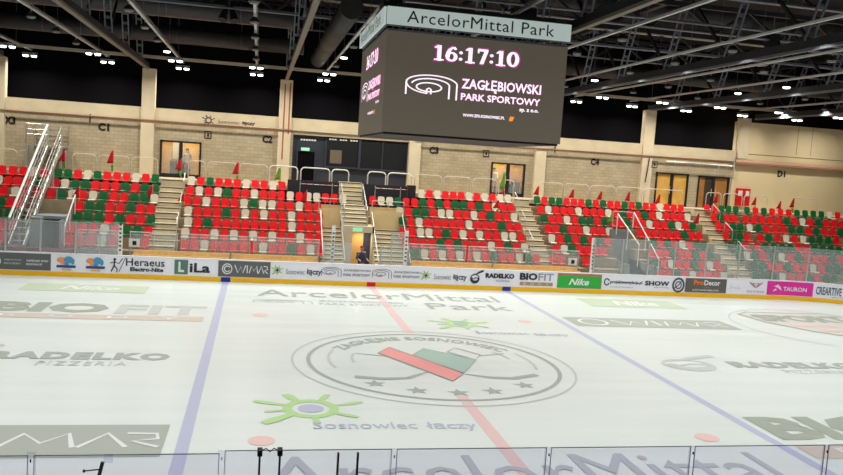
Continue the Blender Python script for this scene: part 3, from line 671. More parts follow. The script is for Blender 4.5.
# dark commentary booth
b = struct(MB().box(-3.85, 3.25, WY + .25, WY + .3, 4.55, 7.52).build('wall_booth', BOOTH))
w = struct(MB().box(-1.9, .1, WY + .12, WY + .2, 5.75, 7.3).build('window_1', DGLASS)); MB().box(-1.9, -1.82, WY + .05, WY + .2, 5.75, 7.35).build('window_frame', BOOTH, w); MB().box(-1.6, -.9, WY + .1, WY + .12, 5.95, 6.75).build('window_reflection', mat('beige_reflection', (112, 98, 82), .7), w); MB().box(-1.9, .1, WY + .05, WY + .2, 5.68, 5.78).build('window_sill', BOOTH, w)  # beige patch on the left pane is a painted reflection
w = struct(MB().box(.25, 3.1, WY + .12, WY + .2, 5.75, 7.4).build('window_2', DGLASS)); MB().box(.1, .25, WY + .05, WY + .2, 5.7, 7.5).build('window_frame', BOOTH, w); MB().box(1.55, 1.62, WY + .05, WY + .2, 5.75, 7.45).build('mullion', BOOTH, w); MB().box(.25, 3.1, WY + .05, WY + .2, 5.65, 5.77).build('window_sill', BOOTH, w)
dd = struct(MB().box(-3.55, -2.5, WY + .15, WY + .22, 4.55, 6.55).build('door_7', VOID)); MB().box(-3.6, -3.52, WY + .1, WY + .2, 4.55, 6.6).build('door_frame', BOOTH, dd); MB().box(-2.52, -2.44, WY + .1, WY + .2, 4.55, 6.6).build('door_frame', BOOTH, dd)
o = MB().box(-3.35, -2.85, WY + .02, WY + .1, 6.6, 6.78).build('exit_sign', EXITG); tag(o, 'small green exit sign above the dark booth doorway', 'sign')
mb = MB()
for k in range(6):
    mb.box(-3.4 + k * .16, -3.28 + k * .16, WY + .2, WY + .23, 7.2, 7.3)
for k in range(11):
    if k % 4 != 3: mb.box(-1.7 + k * .16, -1.58 + k * .16, WY + .08, WY + .11, 7.34, 7.42)
o = mb.build('booth_lettering', WHITE); tag(o, 'small white lettering along the top of the dark booth', 'lettering')
# dark parapets before the booth
for x0, x1, lab in ((-4.15, -1.25, 'left'), (.12, 2.7, 'right')):
    t = thing('parapet', f'low dark parapet {lab} of the middle stair in front of the booth', 'parapet', ((x0 + x1) / 2, 21.1, 3.6))
    MB().box(x0, x1, 21.1, 21.2, 3.6, 4.92).build('parapet_panel', BLKPAN, t)
    MB().box(x0, x1, 21.2, 21.84, 3.6, 4.3).build('parapet_ledge', BLKPAN, t)
    mb = MB(); mb.tube([(x0 + .7, 21.04, 4.72), (x1 - .1, 21.04, 4.72)], .02)
    for xx in (x0 + .7, x1 - .4): mb.tube([(xx, 21.04, 4.1), (xx, 21.04, 4.85)], .025)
    mb.build('parapet_rail', GALV, t)
    mb = MB()
    for k in range(5): mb.box(x0 + 1.0 + k * .38, x0 + 1.08 + k * .38, 21.0, 21.02, 4.68, 4.76)
    mb.build('warning_tape', FLAGR, t)
o = MB().box(2.78, 3.25, 21.3, 21.7, 4.15, 4.98).build('equipment_box', BLKPAN); tag(o, 'black equipment box at the right end of the dark parapet', 'box')

# ------------------------------------------------------------------ guard rails behind the top row
def guard(x0, x1, ztop, label, y=22.3, z0=4.55, g='rounded guard rails on the upper walkway', m=None, r=.03):
    t = thing('guard_rail', label, 'railing', ((x0 + x1) / 2, y, z0), g); m = m or RAILM
    q = .22; pts = [(x0, y, z0)] + [(x0 + q - q * math.cos(a), y, ztop - q + q * math.sin(a)) for a in (0, PI / 6, PI / 3, PI / 2)] + [(x1 - q + q * math.sin(a), y, ztop - q + q * math.cos(a)) for a in (0, PI / 6, PI / 3, PI / 2)] + [(x1, y, z0)]
    MB().tube(pts, r, 6).build('bent_tube', m, t, True)
    mb = MB(); mb.box(x0 - .06, x0 + .06, y - .06, y + .06, z0, z0 + .02); mb.box(x1 - .06, x1 + .06, y - .06, y + .06, z0, z0 + .02); mb.build('foot_plate', m, t)
def xat(u, v=180, y=22.3): return at(u, v, Y=y).x
RAILS = [(-14, 17, 160, 'under the X3 sign, leftmost'), (18, 41, 160, 'under the X3 sign, beside the steel stair'), (72, 96, 175, 'under the C1 sign, first from the steel stair'), (98, 129, 175, 'under the C1 sign, second from the steel stair'), (131, 157, 176, 'under the C1 sign, left of the glass doors'),
 (188, 205, 180, 'right of the left glass doors'), (207, 237, 180, 'under the sun logo'), (239, 267, 182, 'under the C2 sign'), (269, 297, 184, 'left of the dark booth'), (300, 329, 188, 'before the booth, leftmost'), (331, 348, 188, 'before the booth, left of the stair'), (367, 385, 190, 'before the booth, right of the stair'), (387, 411, 190, 'before the booth, rightmost'),
 (414, 441, 192, 'under the C3 sign, left one'), (443, 470, 194, 'under the C3 sign, right one'), (472, 496, 195, 'left part of the middle glass doors'), (498, 513, 197, 'right part of the middle glass doors'), (537, 562, 200, 'first right of the middle aisle'), (563, 588, 201, 'under the C4 sign, left one'), (589, 614, 203, 'under the C4 sign, right one'), (615, 641, 205, 'left of the yellow doors'), (643, 682, 206, 'before the yellow doors'),
 (705, 720, 209, 'before the brown doors'), (722, 741, 210, 'between the brown doors and the hose cabinet'), (743, 766, 211, 'right of the red hose cabinet'), (791, 817, 214, 'under the D1 sign')]
for u0, u1, vv, lab in RAILS:
    white = 'booth' in lab
    guard(xat(u0, vv), xat(u1, vv), 5.62, f'{"white" if white else "grey"} rounded guard rail {lab}', m=WHITE if white else RAILM, r=.04 if white else .028)
# ------------------------------------------------------------------ flags in the stand
def flag(u, v0, v1, Y, kind, where):
    top = at(u, v0, Y=Y); bot = at(u - 1, v1, Y=Y); h = top.z - bot.z
    t = thing('flag', f'{kind} flag on a thin pole {where}', 'flag', (bot.x, Y, bot.z), 'small flags in the stand')
    zb = 4.55 if Y > 21.9 else max(tz for yy, tz in zip(ROWY, TREAD) if yy - .38 <= Y) if Y < 21.84 else 4.15
    MB().tube([(bot.x, Y, zb), (top.x, Y, top.z)], .014, 5).build('pole', FLAGW, t)
    m1, m2 = (FLAGR, FLAGG) if kind != 'green' else (FLAGG, FLAGR)
    for name, m, za, zb, w in (('flag_cloth', m1, .98, .42, .36), ('flag_tail', m2, .42, .1, .14)):
        mb = MB(); vs = []; n = 5
        for i in range(n + 1):
            f = i / n; z = bot.z + h * (za + (zb - za) * f); ww = w * (.35 + .65 * f) if name == 'flag_cloth' else w * (1 - .5 * f)
            for k, (dx, dy) in enumerate(((0, 0), (.3, -.05), (.6, .04), (1, -.03))): vs.append((bot.x + (top.x - bot.x) * .5 - ww * dx + .01, Y - .03 + dy, z - .12 * dx * (1 - f)))
        fs = [(i * 4 + k, i * 4 + k + 1, i * 4 + k + 5, i * 4 + k + 4) for i in range(n) for k in range(3)]
        mb.add(vs, fs); o = mb.build(name, m, t, True)
        o.modifiers.new('thickness', 'SOLIDIFY').thickness = .015
FL = [(66, 150, 170, 22.2, 'red', 'at the left end of the top row of C1'), (114, 149, 174, 22.2, 'red', 'standing out against the brick under the C1 sign'), (182, 158, 178, 22.2, 'red', 'in front of the left glass doors'), (239, 161, 184, 22.2, 'dark red', 'above the top row under the C2 sign'), (281, 166, 190, 22.2, 'green', 'at the right end of the C2 top row'),
 (505, 170, 203, 22.2, 'green', 'in front of the middle glass doors'), (539, 185, 202, 22.2, 'red', 'at the left end of the C4 top row'), (574, 188, 205, 22.2, 'dark red', 'second along the C4 top row'), (602, 190, 207, 22.2, 'red', 'under the C4 sign, third along the top row'), (630, 190, 209, 22.2, 'dark red', 'left of the column before the yellow doors'), (660, 193, 212, 22.2, 'large red', 'in front of the yellow doors'),
 (718, 192, 211, 22.2, 'red', 'in front of the brown doors'), (756, 196, 212, 22.2, 'red', 'right of the red hose cabinet'), (781, 200, 215, 22.2, 'red', 'left one of the pair under the D1 sign'), (794, 197, 215, 22.2, 'dark red', 'right one of the pair under the D1 sign'),
 (153, 184, 208, 20.3, 'dark red', 'beside the left aisle stairs'), (80, 186, 206, 19.6, 'red', 'among the C1 seats near the portal'), (307, 190, 212, 20.3, 'dark red', 'among the seats left of the dark parapet'), (499, 199, 215, 20.3, 'red', 'among the C3 seats near the middle aisle'), (613, 211, 232, 19.6, 'green', 'by the top of the right opening'), (699, 212, 232, 19.6, 'red', 'beside the right aisle stairs'), (185, 192, 208, 19.6, 'red', 'at the left end of the C2 third row')]
for f in FL: flag(*f)

# ------------------------------------------------------------------ benches, far glass, rails
def bench(x0, x1, label):
    t = thing('team_bench', label, 'bench', ((x0 + x1) / 2, 15.9, 0))
    MB().box(x0, x1, 15.98, 16.06, .95, 1.24).build('backrest', WOOD, t); MB().box(x0, x1, 15.5, 15.92, .72, .78).build('bench_seat', WOOD, t)
    MB().box(x0, x1, 15.5, 15.56, .9, 1.08).build('front_plank', WOOD, t)
    n = max(2, int((x1 - x0) / 2.1)); 
    for k in range(n + 1):
        xx = x0 + .1 + (x1 - x0 - .2) * k / n; MB().box(xx - .04, xx + .04, 15.55, 16.0, 0, .98).build('leg', BLACK, t)
bench(-11.55, -7.0, 'long wooden team bench under the aisle left of C2'); bench(-6.9, -2.65, 'long wooden team bench in front of the C2 seats'); bench(2.2, 6.55, 'long wooden team bench in front of the C3 seats, left half'); bench(6.65, 11.4, 'long wooden team bench in front of the C3 seats, right half')
def pane(x0, x1, y, z0, z1, name, label, grp, m, post=True):
    t = thing(name, label, 'glass panel', ((x0 + x1) / 2, y, z0), grp)
    MB().box(x0, x1, y - .006, y + .006, z0, z1).build('glass', m, t)
    if post: MB().box(x0 - .035, x0 + .035, y - .04, y + .04, z0 - .05, z1 + .02).build('post', GALV, t)
    MB().box(x0, x1, y - .015, y + .015, z1 - .015, z1 + .015).build('top_edge', GALV, t)
def far_run(xs, z1, lab, y=14.93):
    for k in range(len(xs) - 1):
        pane(xs[k] + .02, xs[k + 1] - .02, y, 1.09, z1, 'glass_shield', f'clear rink glass panel above the far boards, {lab} {ORD[k + 1]} from left', 'far rink glass', GLASS)
far_run([-20.9, -19.0, -17.0, -15.5, -13.98, -12.08], 2.56, 'left run,'); far_run([11.83, 13.44, 14.96, 16.5, 18.36, 20.4, 22.49], 2.95, 'right run,')
def bent_pane(s0, s1, k):
    t = thing('glass_shield', f'clear curved rink glass panel on the right corner boards, {ORD[k]} from left', 'glass panel', bp((s0 + s1) / 2, 1.09, -.06), 'far rink glass')
    mb = MB(); n = 5; vs = []; fs = []
    for i in range(n + 1):
        s = s0 + (s1 - s0) * i / n
        for ins in (-.06, -.072): vs += [bp(s, 1.09, ins), bp(s, 2.98, ins)]
    for i in range(n):
        a = i * 4; fs += [(a, a + 4, a + 5, a + 1), (a + 2, a + 3, a + 7, a + 6), (a + 1, a + 5, a + 7, a + 3)]
    mb.add(vs, fs); mb.build('glass', GLASS, t)
    q = bp(s0, 0, -.07); MB().tube([(q[0], q[1], 1.05), (q[0], q[1], 3.0)], .04, 6).build('post', GALV, t)
for k in range(4): bent_pane(22.55 + k * 2.05, 22.55 + (k + 1) * 2.05 - .05, k + 1)
def perfpost(x, z1, label, y=15.0, m=WHITE):
    t = thing('glass_end_post', label, 'post', (x, y, 0), 'end posts of the bench glass')
    MB().box(x - .09, x + .09, y - .06, y + .06, 0, z1).build('post_body', m, t)
    mb = MB()
    for k in range(7): mb.box(x - .05, x + .05, y - .075, y - .06, 1.3 + k * .2, 1.37 + k * .2)
    mb.build('post_slots', BLACK, t)
perfpost(-12.0, 2.55, 'white slotted post at the left end of the benches'); perfpost(-1.95, 2.9, 'white slotted post left of the tunnel stairs', 15.6); perfpost(1.72, 2.85, 'white slotted post at the left end of the C3 bench', 15.2); perfpost(11.8, 2.95, 'white slotted post at the right end of the C3 bench')
pane(1.0, 1.65, 15.3, 0, 2.75, 'glass_shield', 'narrow bluish glass panel beside the tunnel stairs', 'far rink glass', GLASS)
pane(-2.4, -1.0, 15.5, 0, 2.05, 'glass_shield', 'bluish glass panel before the stairs left of the tunnel', 'far rink glass', GLASS); pane(.5, .95, 15.5, 0, 2.05, 'glass_shield', 'narrow glass panel right of the tunnel person', 'far rink glass', GLASS)
# barrier behind the benches: glass with a rail
for x0, x1, lab in ((-14.2, -12.1, 'before the portal side C1 seats'), (-11.8, -9.5, 'below the left aisle'), (-9.4, -6.0, 'behind the left half of the C2 bench'), (-5.9, -2.55, 'behind the right half of the C2 bench'), (2.05, 5.2, 'behind the C3 bench, left third'), (5.3, 8.4, 'behind the C3 bench, middle third'), (8.5, 11.6, 'behind the C3 bench, right third')):
    t = thing('barrier', f'low glass barrier with grey top rail {lab}', 'barrier', ((x0 + x1) / 2, 16.3, 0), 'glass barriers behind the benches')
    MB().box(x0, x1, 16.3, 16.31, .3, 2.05).build('glass', GLASS, t); mb = MB().tube([(x0, 16.3, 2.08), (x1, 16.3, 2.08)], .028); mb.build('top_rail', GALV, t)
    for k in range(3):
        xx = x0 + .05 + (x1 - x0 - .1) * k / 2; MB().tube([(xx, 16.3, 0), (xx, 16.3, 2.08)], .022).build('post', GALV, t)
for xx, zz, lab in ((-11.55, 1.55, 'left end of the left benches'), (11.2, 1.5, 'right end of the C3 bench')):
    t = thing('rail_sign', f'small white sign with dark square mark at the {lab}', 'sign', (xx, 16.2, zz)); MB().box(xx - .25, xx + .25, 16.2, 16.23, zz - .2, zz + .2).build('sign_plate', WHITE, t); MB().box(xx - .08, xx + .1, 16.18, 16.2, zz - .1, zz + .1).build('sign_mark', INK, t)
o = MB().box(-17.6, -14.0, 15.25, 15.4, 0, 1.25).build('low_gate', mat('gate_red', (128, 40, 48), .6)); tag(o, 'dark red low gate behind the left end of the boards', 'gate')
# stair hand rails
def handrail(pts, label, r=.03, m=None, posts=3, drop=.95):
    t = thing('handrail', label, 'handrail', pts[0], 'handrails on the stand stairs'); m = m or GALV
    MB().tube(pts, r).build('rail', m, t)
    a, b = Vector(pts[0]), Vector(pts[-1])
    for k in range(posts):
        q = a + (b - a) * (k / max(1, posts - 1)); MB().tube([q, q - Vector((0, 0, drop))], r * .75, 5).build('post', m, t)
handrail([(-2.35, 16.1, 1.1), (-2.35, 19.5, 3.4)], 'grey handrail along the stairs left of the tunnel, outer side'); handrail([(-1.25, 16.1, 1.1), (-1.25, 19.5, 3.4)], 'grey handrail along the stairs left of the tunnel, inner side'); handrail([(.5, 16.1, 1.1), (.5, 19.5, 3.4)], 'grey handrail along the stairs right of the tunnel, inner side'); handrail([(2.2, 16.1, 1.1), (2.2, 19.5, 3.4)], 'grey handrail along the stairs right of the tunnel, outer side')
handrail([(CL, 19.62, 4.4 - .35), (-1.25, 19.62, 4.05)], 'grey handrail on the landing left of the tunnel', posts=3, drop=.9); handrail([(.5, 19.62, 4.05), (CR, 19.62, 4.05)], 'grey handrail on the landing right of the tunnel', posts=3, drop=.9)
handrail([(-1.18, 18.2, 3.6), (.1, 18.2, 3.6)], 'grey handrail over the tunnel doorway', posts=2, drop=.85); handrail([(-1.15, 18.3, 3.6), (-1.15, 21.0, 4.9)], 'grey handrail on the upper stair, left side', posts=4); handrail([(.08, 18.3, 3.6), (.08, 21.0, 4.9)], 'grey handrail on the upper stair, right side', posts=4)
handrail([(14.46, 18.0, 4.15), (14.46, 15.1, 2.7)], 'pale handrail at the left side of the right opening', .035, WHITE, 3, 1.2); handrail([(15.7, 18.5, 4.25), (15.7, 15.1, 1.95)], 'pale handrail at the right side of the right opening', .035, WHITE, 3, .9); handrail([(14.46, 18.6, 4.25), (15.7, 18.6, 4.25)], 'grey handrail across the top of the right opening', .028, None, 2, 1.0)
handrail([(-14.78, 18.5, 3.6), (-14.78, 16.4, 2.2)], 'pale bent handrail beside the portal', .035, WHITE, 3, 1.0); handrail([(VL[0], 18.62, 3.9), (VL[1], 18.62, 3.9)], 'grey handrail across the top of the portal', .025, None, 3, .6)
for x0, lab in ((-9.72, 'left'), (9.3, 'middle'), (22.42, 'right')):
    for k, (i, w) in enumerate(((5, 'lower'), (3, 'centre'), (1, 'upper'))):
        y, z = ROWY[i], TREAD[i]; handrail([(x0, y - .3, z + .85), (x0, y + .6, z + 1.3)], f'short grey handrail beside the {lab} aisle, {w} one', .025, GALV, 2, .85)
# steel stair tower at the left
t = thing('steel_stair', 'galvanised steel stair with white sloping handrail beside the X3 seats', 'stair', (-16.4, 18.7, 0))
def step_z(y): return 1.35 + (y - 15.5) * .69
for xx in (-17.0, -16.35):
    MB().bar((xx, 15.5, step_z(15.5) - .1), (xx, 22.2, step_z(22.2) - .1), .06, .28).build('stringer', GALV, t)
for k in range(17):
    y = 15.7 + k * .39; MB().box(-16.95, -16.4, y, y + .27, step_z(y) - .03, step_z(y)).build('tread', GALV, t)
MB().tube([(-17.0, 15.5, 2.56), (-17.0, 22.0, 7.05)], .06, 8).build('handrail', WHITE, t)['label'] = 'thick white sloping handrail'
MB().tube([(-16.3, 15.5, 2.5), (-16.3, 22.0, 7.0)], .02, 6).build('handrail', GALV, t)
for xx in (-17.0, -16.3):
    mb = MB()
    for f in (.35, .7): mb.tube([(xx, 15.5, step_z(15.5) + f * 1.1), (xx, 22.0, step_z(22) + f * 1.1)], .014, 5)
    for k in range(12):
        y = 15.6 + k * .58; mb.tube([(xx, y, step_z(y)), (xx, y, step_z(y) + 1.15)], .018, 5)
    mb.build('balustrade', MID if xx > -16 else GALV, t)
MB().box(-18.1, -16.3, 22.2, 23.9, 5.9, 5.98).build('landing', GALV, t)
mb = MB()
for x0, y0, x1, y1 in ((-18.1, 22.2, -17.0, 22.2), (-16.3, 22.2, -16.3, 23.8), (-16.3, 23.8, -18.1, 23.8), (-18.1, 22.2, -18.1, 23.8)):
    for f in (.55, .8, 1.1): mb.tube([(x0, y0, 5.98 + f), (x1, y1, 5.98 + f)], .018, 5)
    mb.tube([(x0, y0, 5.98), (x0, y0, 7.1)], .022, 5); mb.tube([(x1, y1, 5.98), (x1, y1, 7.1)], .022, 5)
mb.build('landing_guard', GALV, t)
for xx, yy, z0 in ((-18.05, 22.25, 4.55), (-16.35, 22.25, 4.55), (-16.35, 23.8, 4.55), (-18.05, 23.8, 4.55), (-17.0, 17.2, 1.12), (-16.35, 15.6, 0), (-17.0, 15.6, 0), (-16.35, 20.6, 3.6)):
    zt = 5.9 if yy > 22 else step_z(yy) - .1
    MB().box(xx - .06, xx + .06, yy - .06, yy + .06, z0, zt).build('support_post', GALV, t)

# ------------------------------------------------------------------ near glass
NY = -14.92
def near_pane(x0, x1, z1, label):
    t = thing('glass_shield', label, 'glass panel', ((x0 + x1) / 2, NY, 1.09), 'rink glass nearest the camera')
    MB().box(x0, x1, NY - .007, NY + .007, 1.09, z1).build('glass', NGLASS, t)
    MB().box(x0, x1, NY - .0085, NY + .0085, z1 - .007, z1 + .002).build('polished_edge', mat('glass_edge', (158, 168, 178), .3), t)
    for xx in (x0, x1 - .006): MB().box(xx, xx + .006, NY - .0085, NY + .0085, 1.09, z1).build('side_edge', mat('glass_edge', (158, 168, 178), .3), t)
nx = [-10.25, -8.18, -6.05, -3.95, -1.9, .17, 2.25, 4.3]
WH = ['at the far left', 'below the dark grey banner', 'with dark gate posts', 'below the green sun logo', 'left of the red line end', 'right of the red line end', 'below the right blue line', 'at the far right']
for k in range(len(nx) - 1): near_pane(nx[k] + .03, nx[k + 1] - .03, 2.735 if k < 2 else 2.77, f'clear near glass panel {WH[k]}')
for k, xx in enumerate(nx[1:-1]):
    t = thing('glass_joint', f'clear joint strip with dark bolt between near glass panels, {ORD[k + 1]} from left', 'joint strip', (xx, NY, 1.09), 'near glass joints')
    MB().box(xx - .05, xx + .05, NY + .012, NY + .02, 1.09, 2.77).build('strip', NGLASS, t)
    MB().box(xx - .005, xx + .005, NY - .03, NY - .01, 2.66, 2.695).build('bolt', INK, t)
DKP = mat('gate_post', (62, 58, 60), .5)
for u, lab in ((259.5, 'left post of the left pair'), (279.5, 'right post of the left pair'), (337.5, 'left post of the right pair'), (357, 'right post of the right pair')):
    xx = at(u, 460, Y=NY - .05).x; t = thing('gate_post', f'thin dark gate post on the near glass, {lab}', 'post', (xx, NY - .05, 1.09), 'dark gate posts')
    MB().box(xx - .012, xx + .012, NY - .12, NY - .08, 0, 2.765 if u > 300 else 2.74).build('post_bar', DKP, t)
    if u < 300: MB().box(xx - .03, xx + .03, NY - .13, NY - .01, 2.74, 2.81).build('hinge_block', BLACK, t)
mb = MB(); xa, xb = at(262, 452, Y=NY - .06).x, at(278, 452, Y=NY - .06).x; xm = (xa + xb) / 2
mb.tube([(xa, NY - .06, 2.79), (xa + .05, NY - .06, 2.815), (xm, NY - .06, 2.77), (xb - .05, NY - .06, 2.815), (xb, NY - .06, 2.79)], .007, 6)
o = mb.build('latch_wire', BLACK); tag(o, 'bent black latch wire joining the left pair of gate posts', 'latch')
t = thing('glass_clamp', 'dark metal clamp with side knob on the near glass at lower left', 'clamp', (-7.4, NY - .08, 2.5))
q = at(99, 467, Y=NY - .08); q2 = at(84, 471, Y=NY - .08); q3 = at(104, 460, Y=NY - .08)
MB().bar((q.x - .03, q.y, q.z - .25), (q.x + .04, q.y, q.z + .06), .035, .04).build('clamp_arm', MID, t); MB().tube([(q.x, q.y, q.z - .03), (q2.x, q2.y, q2.z)], .008).build('knob_rod', DKP, t); MB().tube([(q2.x - .012, q2.y, q2.z), (q2.x + .012, q2.y, q2.z)], .018, 8).build('knob', BLACK, t); MB().box(q3.x - .01, q3.x + .09, NY - .03, NY - .02, q3.z - .06, q3.z + .05).build('clamp_plate', NGLASS, t)

# ------------------------------------------------------------------ scoreboard
SX0, SX1, SY0, SY1, SZ0, SZ1 = -2.42, 2.96, -1.85, 3.7, 7.16, 9.99
sb = thing('scoreboard', 'huge grey cube scoreboard with clock and lettering hanging over center ice', 'scoreboard', ((SX0 + SX1) / 2, 1, SZ0))
mb = MB(); mb.box(SX0 + .06, SX1 - .06, SY0 + .06, SY1 - .06, SZ0 - .06, SZ1 + .04); mb.build('body', BLACK, sb)
f = MB().box(SX0, SX1, SY0, SY0 + .06, SZ0, SZ1).build('screen', SCREEN, sb); f['label'] = 'front screen'
l = MB().box(SX0, SX0 + .06, SY0 + .06, SY1, SZ0, SZ1).build('screen', SCREEN, sb); l['label'] = 'left screen'
MB().box(SX1 - .06, SX1, SY0 + .06, SY1, SZ0, SZ1).build('screen', SCREEN, sb); MB().box(SX0, SX1, SY1 - .06, SY1, SZ0, SZ1).build('screen', SCREEN, sb)
W = SX1 - SX0; Hh = SZ1 - SZ0
def front(off): return lambda u, v: (SX0 + u * W, SY0 - off, SZ0 + v * Hh)
def left(off): return lambda u, v: (SX0 - off, SY1 + u * (SY0 - SY1), SZ0 + v * Hh)
def screen_marks(pl, par, mir=False):
    def both(vf, name):
        if not mir or True: mark(name, vf, pl(.012), LEDW, par)
    def glow(vf, name): mark(name, vf, pl(.006), LEDP, par)
    x0, x1, y0, y1 = .258, .728, .75, .9
    both(fit(clock_uv('16:17:10'), x0, y0, x1, y1), 'clock_digits'); g = fit(clock_uv('16:17:10'), x0 - .008, y0 - .014, x1 + .008, y1 + .014); glow(g, 'digit_glow')
    both(xf(arcs_logo(), .255, .49, .142, .20), 'logo')
    both(fit(text_uv('ZAGŁĘBIOWSKI', .02), .418, .465, .865, .595), 'lettering'); both(fit(text_uv('PARK SPORTOWY', .02), .418, .375, .865, .445), 'lettering')
    glow(fit(text_uv('ZAGŁĘBIOWSKI', .03), .414, .459, .869, .601), 'letter_glow'); glow(fit(text_uv('PARK SPORTOWY', .03), .414, .37, .869, .45), 'letter_glow')
    both(fit(text_uv('sp. z o.o.', .03), .75, .295, .86, .335), 'lettering'); both(fit(text_uv('WWW.ZPS-SOSNOWIEC.PL', .03), .435, .21, .67, .24), 'lettering')
    mark('logo', poly([(.695, .20), (.715, .2), (.725, .245), (.70, .245)]), pl(.012), LEDO, par)
screen_marks(front, f); screen_marks(left, l)
# name sign above
sg = MB().box(SX0 - .04, SX1 + .02, SY0 - .12, SY0 - .04, 10.15, 10.63).build('name_sign', SIGNW, sb)
mark('lettering', fit(text_uv('ArcelorMittal Park', .0, 0, 1.08), SX0 + .52, 10.23, SX1 - .5, 10.56), lambda u, v: (u, SY0 - .13, v), INK, sg)
sg2 = MB().box(SX0 - .12, SX0 - .05, SY0, SY1, 10.15, 10.63).build('name_sign', SIGNW, sb)
mark('lettering', fit(text_uv('ArcelorMittal Park', .0, 0, 1.08), .5, 10.22, 5.0, 10.57), lambda u, v: (SX0 - .13, SY1 - u, v), INK, sg2)
mb = MB()
for k in range(28):
    x = SX0 + .1 + k * .19; mb.bar((x, SY0 + .0, 10.0), (x + .12, SY0 + .0, 10.16), .02)
mb.bar((SX0, SY0, 10.02), (SX1, SY0, 10.02), .04); mb.bar((SX0, SY0, 10.14), (SX1, SY0, 10.14), .04); mb.bar((SX0, SY0, 10.14), (SX0, SY1, 10.14), .04); mb.bar((SX0, SY0, 10.02), (SX0, SY1, 10.02), .04)
mb.build('sign_truss', MID, sb)
mb = MB()
for x in (SX0 + .5, SX1 - .5):
    mb.bar((x, SY0 + .3, 10.05), (x, SY1 - .3, 10.05), .12)
for y in (SY0 + .4, SY1 - .4): mb.bar((SX0 + .3, y, 10.75), (SX1 - .3, y, 10.75), .14)
for x in (SX0 + .5, SX1 - .5):
    for y in (SY0 + .4, SY1 - .4): mb.bar((x, y, 10.0), (x, y, 10.8), .1)
mb.build('hanging_frame', BLACK, sb)
for x in (SX0 + .5, SX1 - .5):
    for y in (SY0 + .4, SY1 - .4): MB().tube([(x, y, 10.8), (x, y, 15.6)], .02, 5).build('cable', MID, sb)
for x in (SX0 + .5, SX1 - .5): MB().box(x - .3, x + .3, .6, 1.5, 10.8, 11.5).build('winch', BLACK, sb)

# ------------------------------------------------------------------ roof
cm = bpy.data.materials.new('roof_deck'); cm.use_nodes = True; nt = cm.node_tree; bb = nt.nodes['Principled BSDF']
wv = nt.nodes.new('ShaderNodeTexWave'); wv.inputs['Scale'].default_value = 1.4; wv.bands_direction = 'X'; tcn = nt.nodes.new('ShaderNodeTexCoord'); rp = nt.nodes.new('ShaderNodeValToRGB')
rp.color_ramp.elements[0].color = srgb(22, 21, 23); rp.color_ramp.elements[1].color = srgb(44, 43, 45); nt.links.new(tcn.outputs['Object'], wv.inputs['Vector']); nt.links.new(wv.outputs['Fac'], rp.inputs['Fac']); nt.links.new(rp.outputs['Color'], bb.inputs['Base Color']); bb.inputs['Roughness'].default_value = .8
struct(MB().box(-42, 50, -26, 27.6, 15.7, 15.9).build('ceiling', cm))
for k, X in enumerate((-19.9, -12.2, -4.4, 3.5, 11.0, 18.9, 26.7)):
    t = thing('roof_truss', f'long roof truss running towards the wall, {ORD[k + 1]} from left', 'truss', (X, 4, 10.6), 'roof trusses')
    fw = .095 if X < 4 else .05
    MB().box(X - fw, X + fw, -20, 24.2, 10.62, 10.72).build('bottom_flange', BEIGE if X < 4 else MID, t); MB().box(X - .04, X + .04, -20, 24.2, 10.72, 11.0).build('bottom_chord', DARK, t)
    MB().box(X - .14, X + .14, -20, 25, 13.75, 14.05).build('top_chord', DARK, t)
    for j in range(9):
        y0 = -16.5 + j * 4.5; mb = MB()
        a0, a1 = Vector((X - .13, y0, 13.8)), Vector((X - .13, y0 + 1.3, 10.95)); b0, b1 = a0 + Vector((.26, 0, 0)), a1 + Vector((.26, 0, 0))
        mb.bar(a0, a1, .05, .07); mb.bar(b0, b1, .05, .07)
        for q in range(7): f_ = .06 + q * .147; mb.bar(a0.lerp(a1, f_), b0.lerp(b1, f_), .04, .12)
        mb.build('ladder_brace', MID, t)
        mb = MB(); mb.bar((X, y0 + 1.3, 10.95), (X, y0 + 4.4, 13.8), .1); mb.build('diagonal', DARK, t)
for k, (Y, z0, z1) in enumerate(((0, 12.4, 13.4), (6, 12.4, 13.5), (12.3, 12.6, 13.7), (18, 12.8, 13.9))):
    t = thing('cross_girder', 'dark cross girder spanning the trusses, %s' % ('nearest the camera', 'second from the camera', 'above the right stands', 'nearest the back wall')[k], 'girder', (4, Y, z0), 'cross girders')
    MB().box(-30, 42, Y - .1, Y + .1, z1 - (.4 if k == 2 else .18), z1).build('upper_chord', DARK, t)
    if k == 2: MB().box(-30, 42, Y - .13, Y + .13, z1 - .46, z1 - .4).build('upper_flange', TRAY, t)
    MB().box(-30, 42, Y - .12, Y + .12, z0 - .05, z0).build('lower_flange', MID, t)
    for j in range(24):
        x = -29 + j * 2.95; MB().bar((x, Y, z0), (x + 1.47, Y, z1 - .1), .1).build('diagonal', DARK, t); 
        MB().bar((x + 1.47, Y, z1 - .1), (x + 2.95, Y, z0), .1).build('diagonal', DARK, t)
def duct(label, pts, r, rods=True):
    t = thing('air_duct', label, 'duct', pts[0], 'ventilation ducts'); MB().tube(pts, r, 16).build('duct_tube', DUCT, t, True)
    a, b = Vector(pts[0]), Vector(pts[-1]); n = int((b - a).length / 3.2)
    mb = MB()
    for k in range(n + 1):
        q = a + (b - a) * (k / max(1, n)); MB().tube([q + Vector((0, 0, r)), (q.x, q.y, 15.7)], .012, 4).build('hanger_rod', MID, t)
        d = (b - a).normalized(); MB().tube([q - d * .03, q + d * .03], r * 1.03, 16).build('joint_band', MAT_BAND, t)
MAT_BAND = mat('duct_band', (78, 76, 74), .5, .3)
duct('long dark air duct nearest the back wall', [(-30, 20.3, 12.17), (-3.7, 20.3, 12.17)], .42); duct('long dark air duct above the left stands, higher one', [(-30, 14.6, 12.75), (-3.6, 14.6, 12.75)], .5)
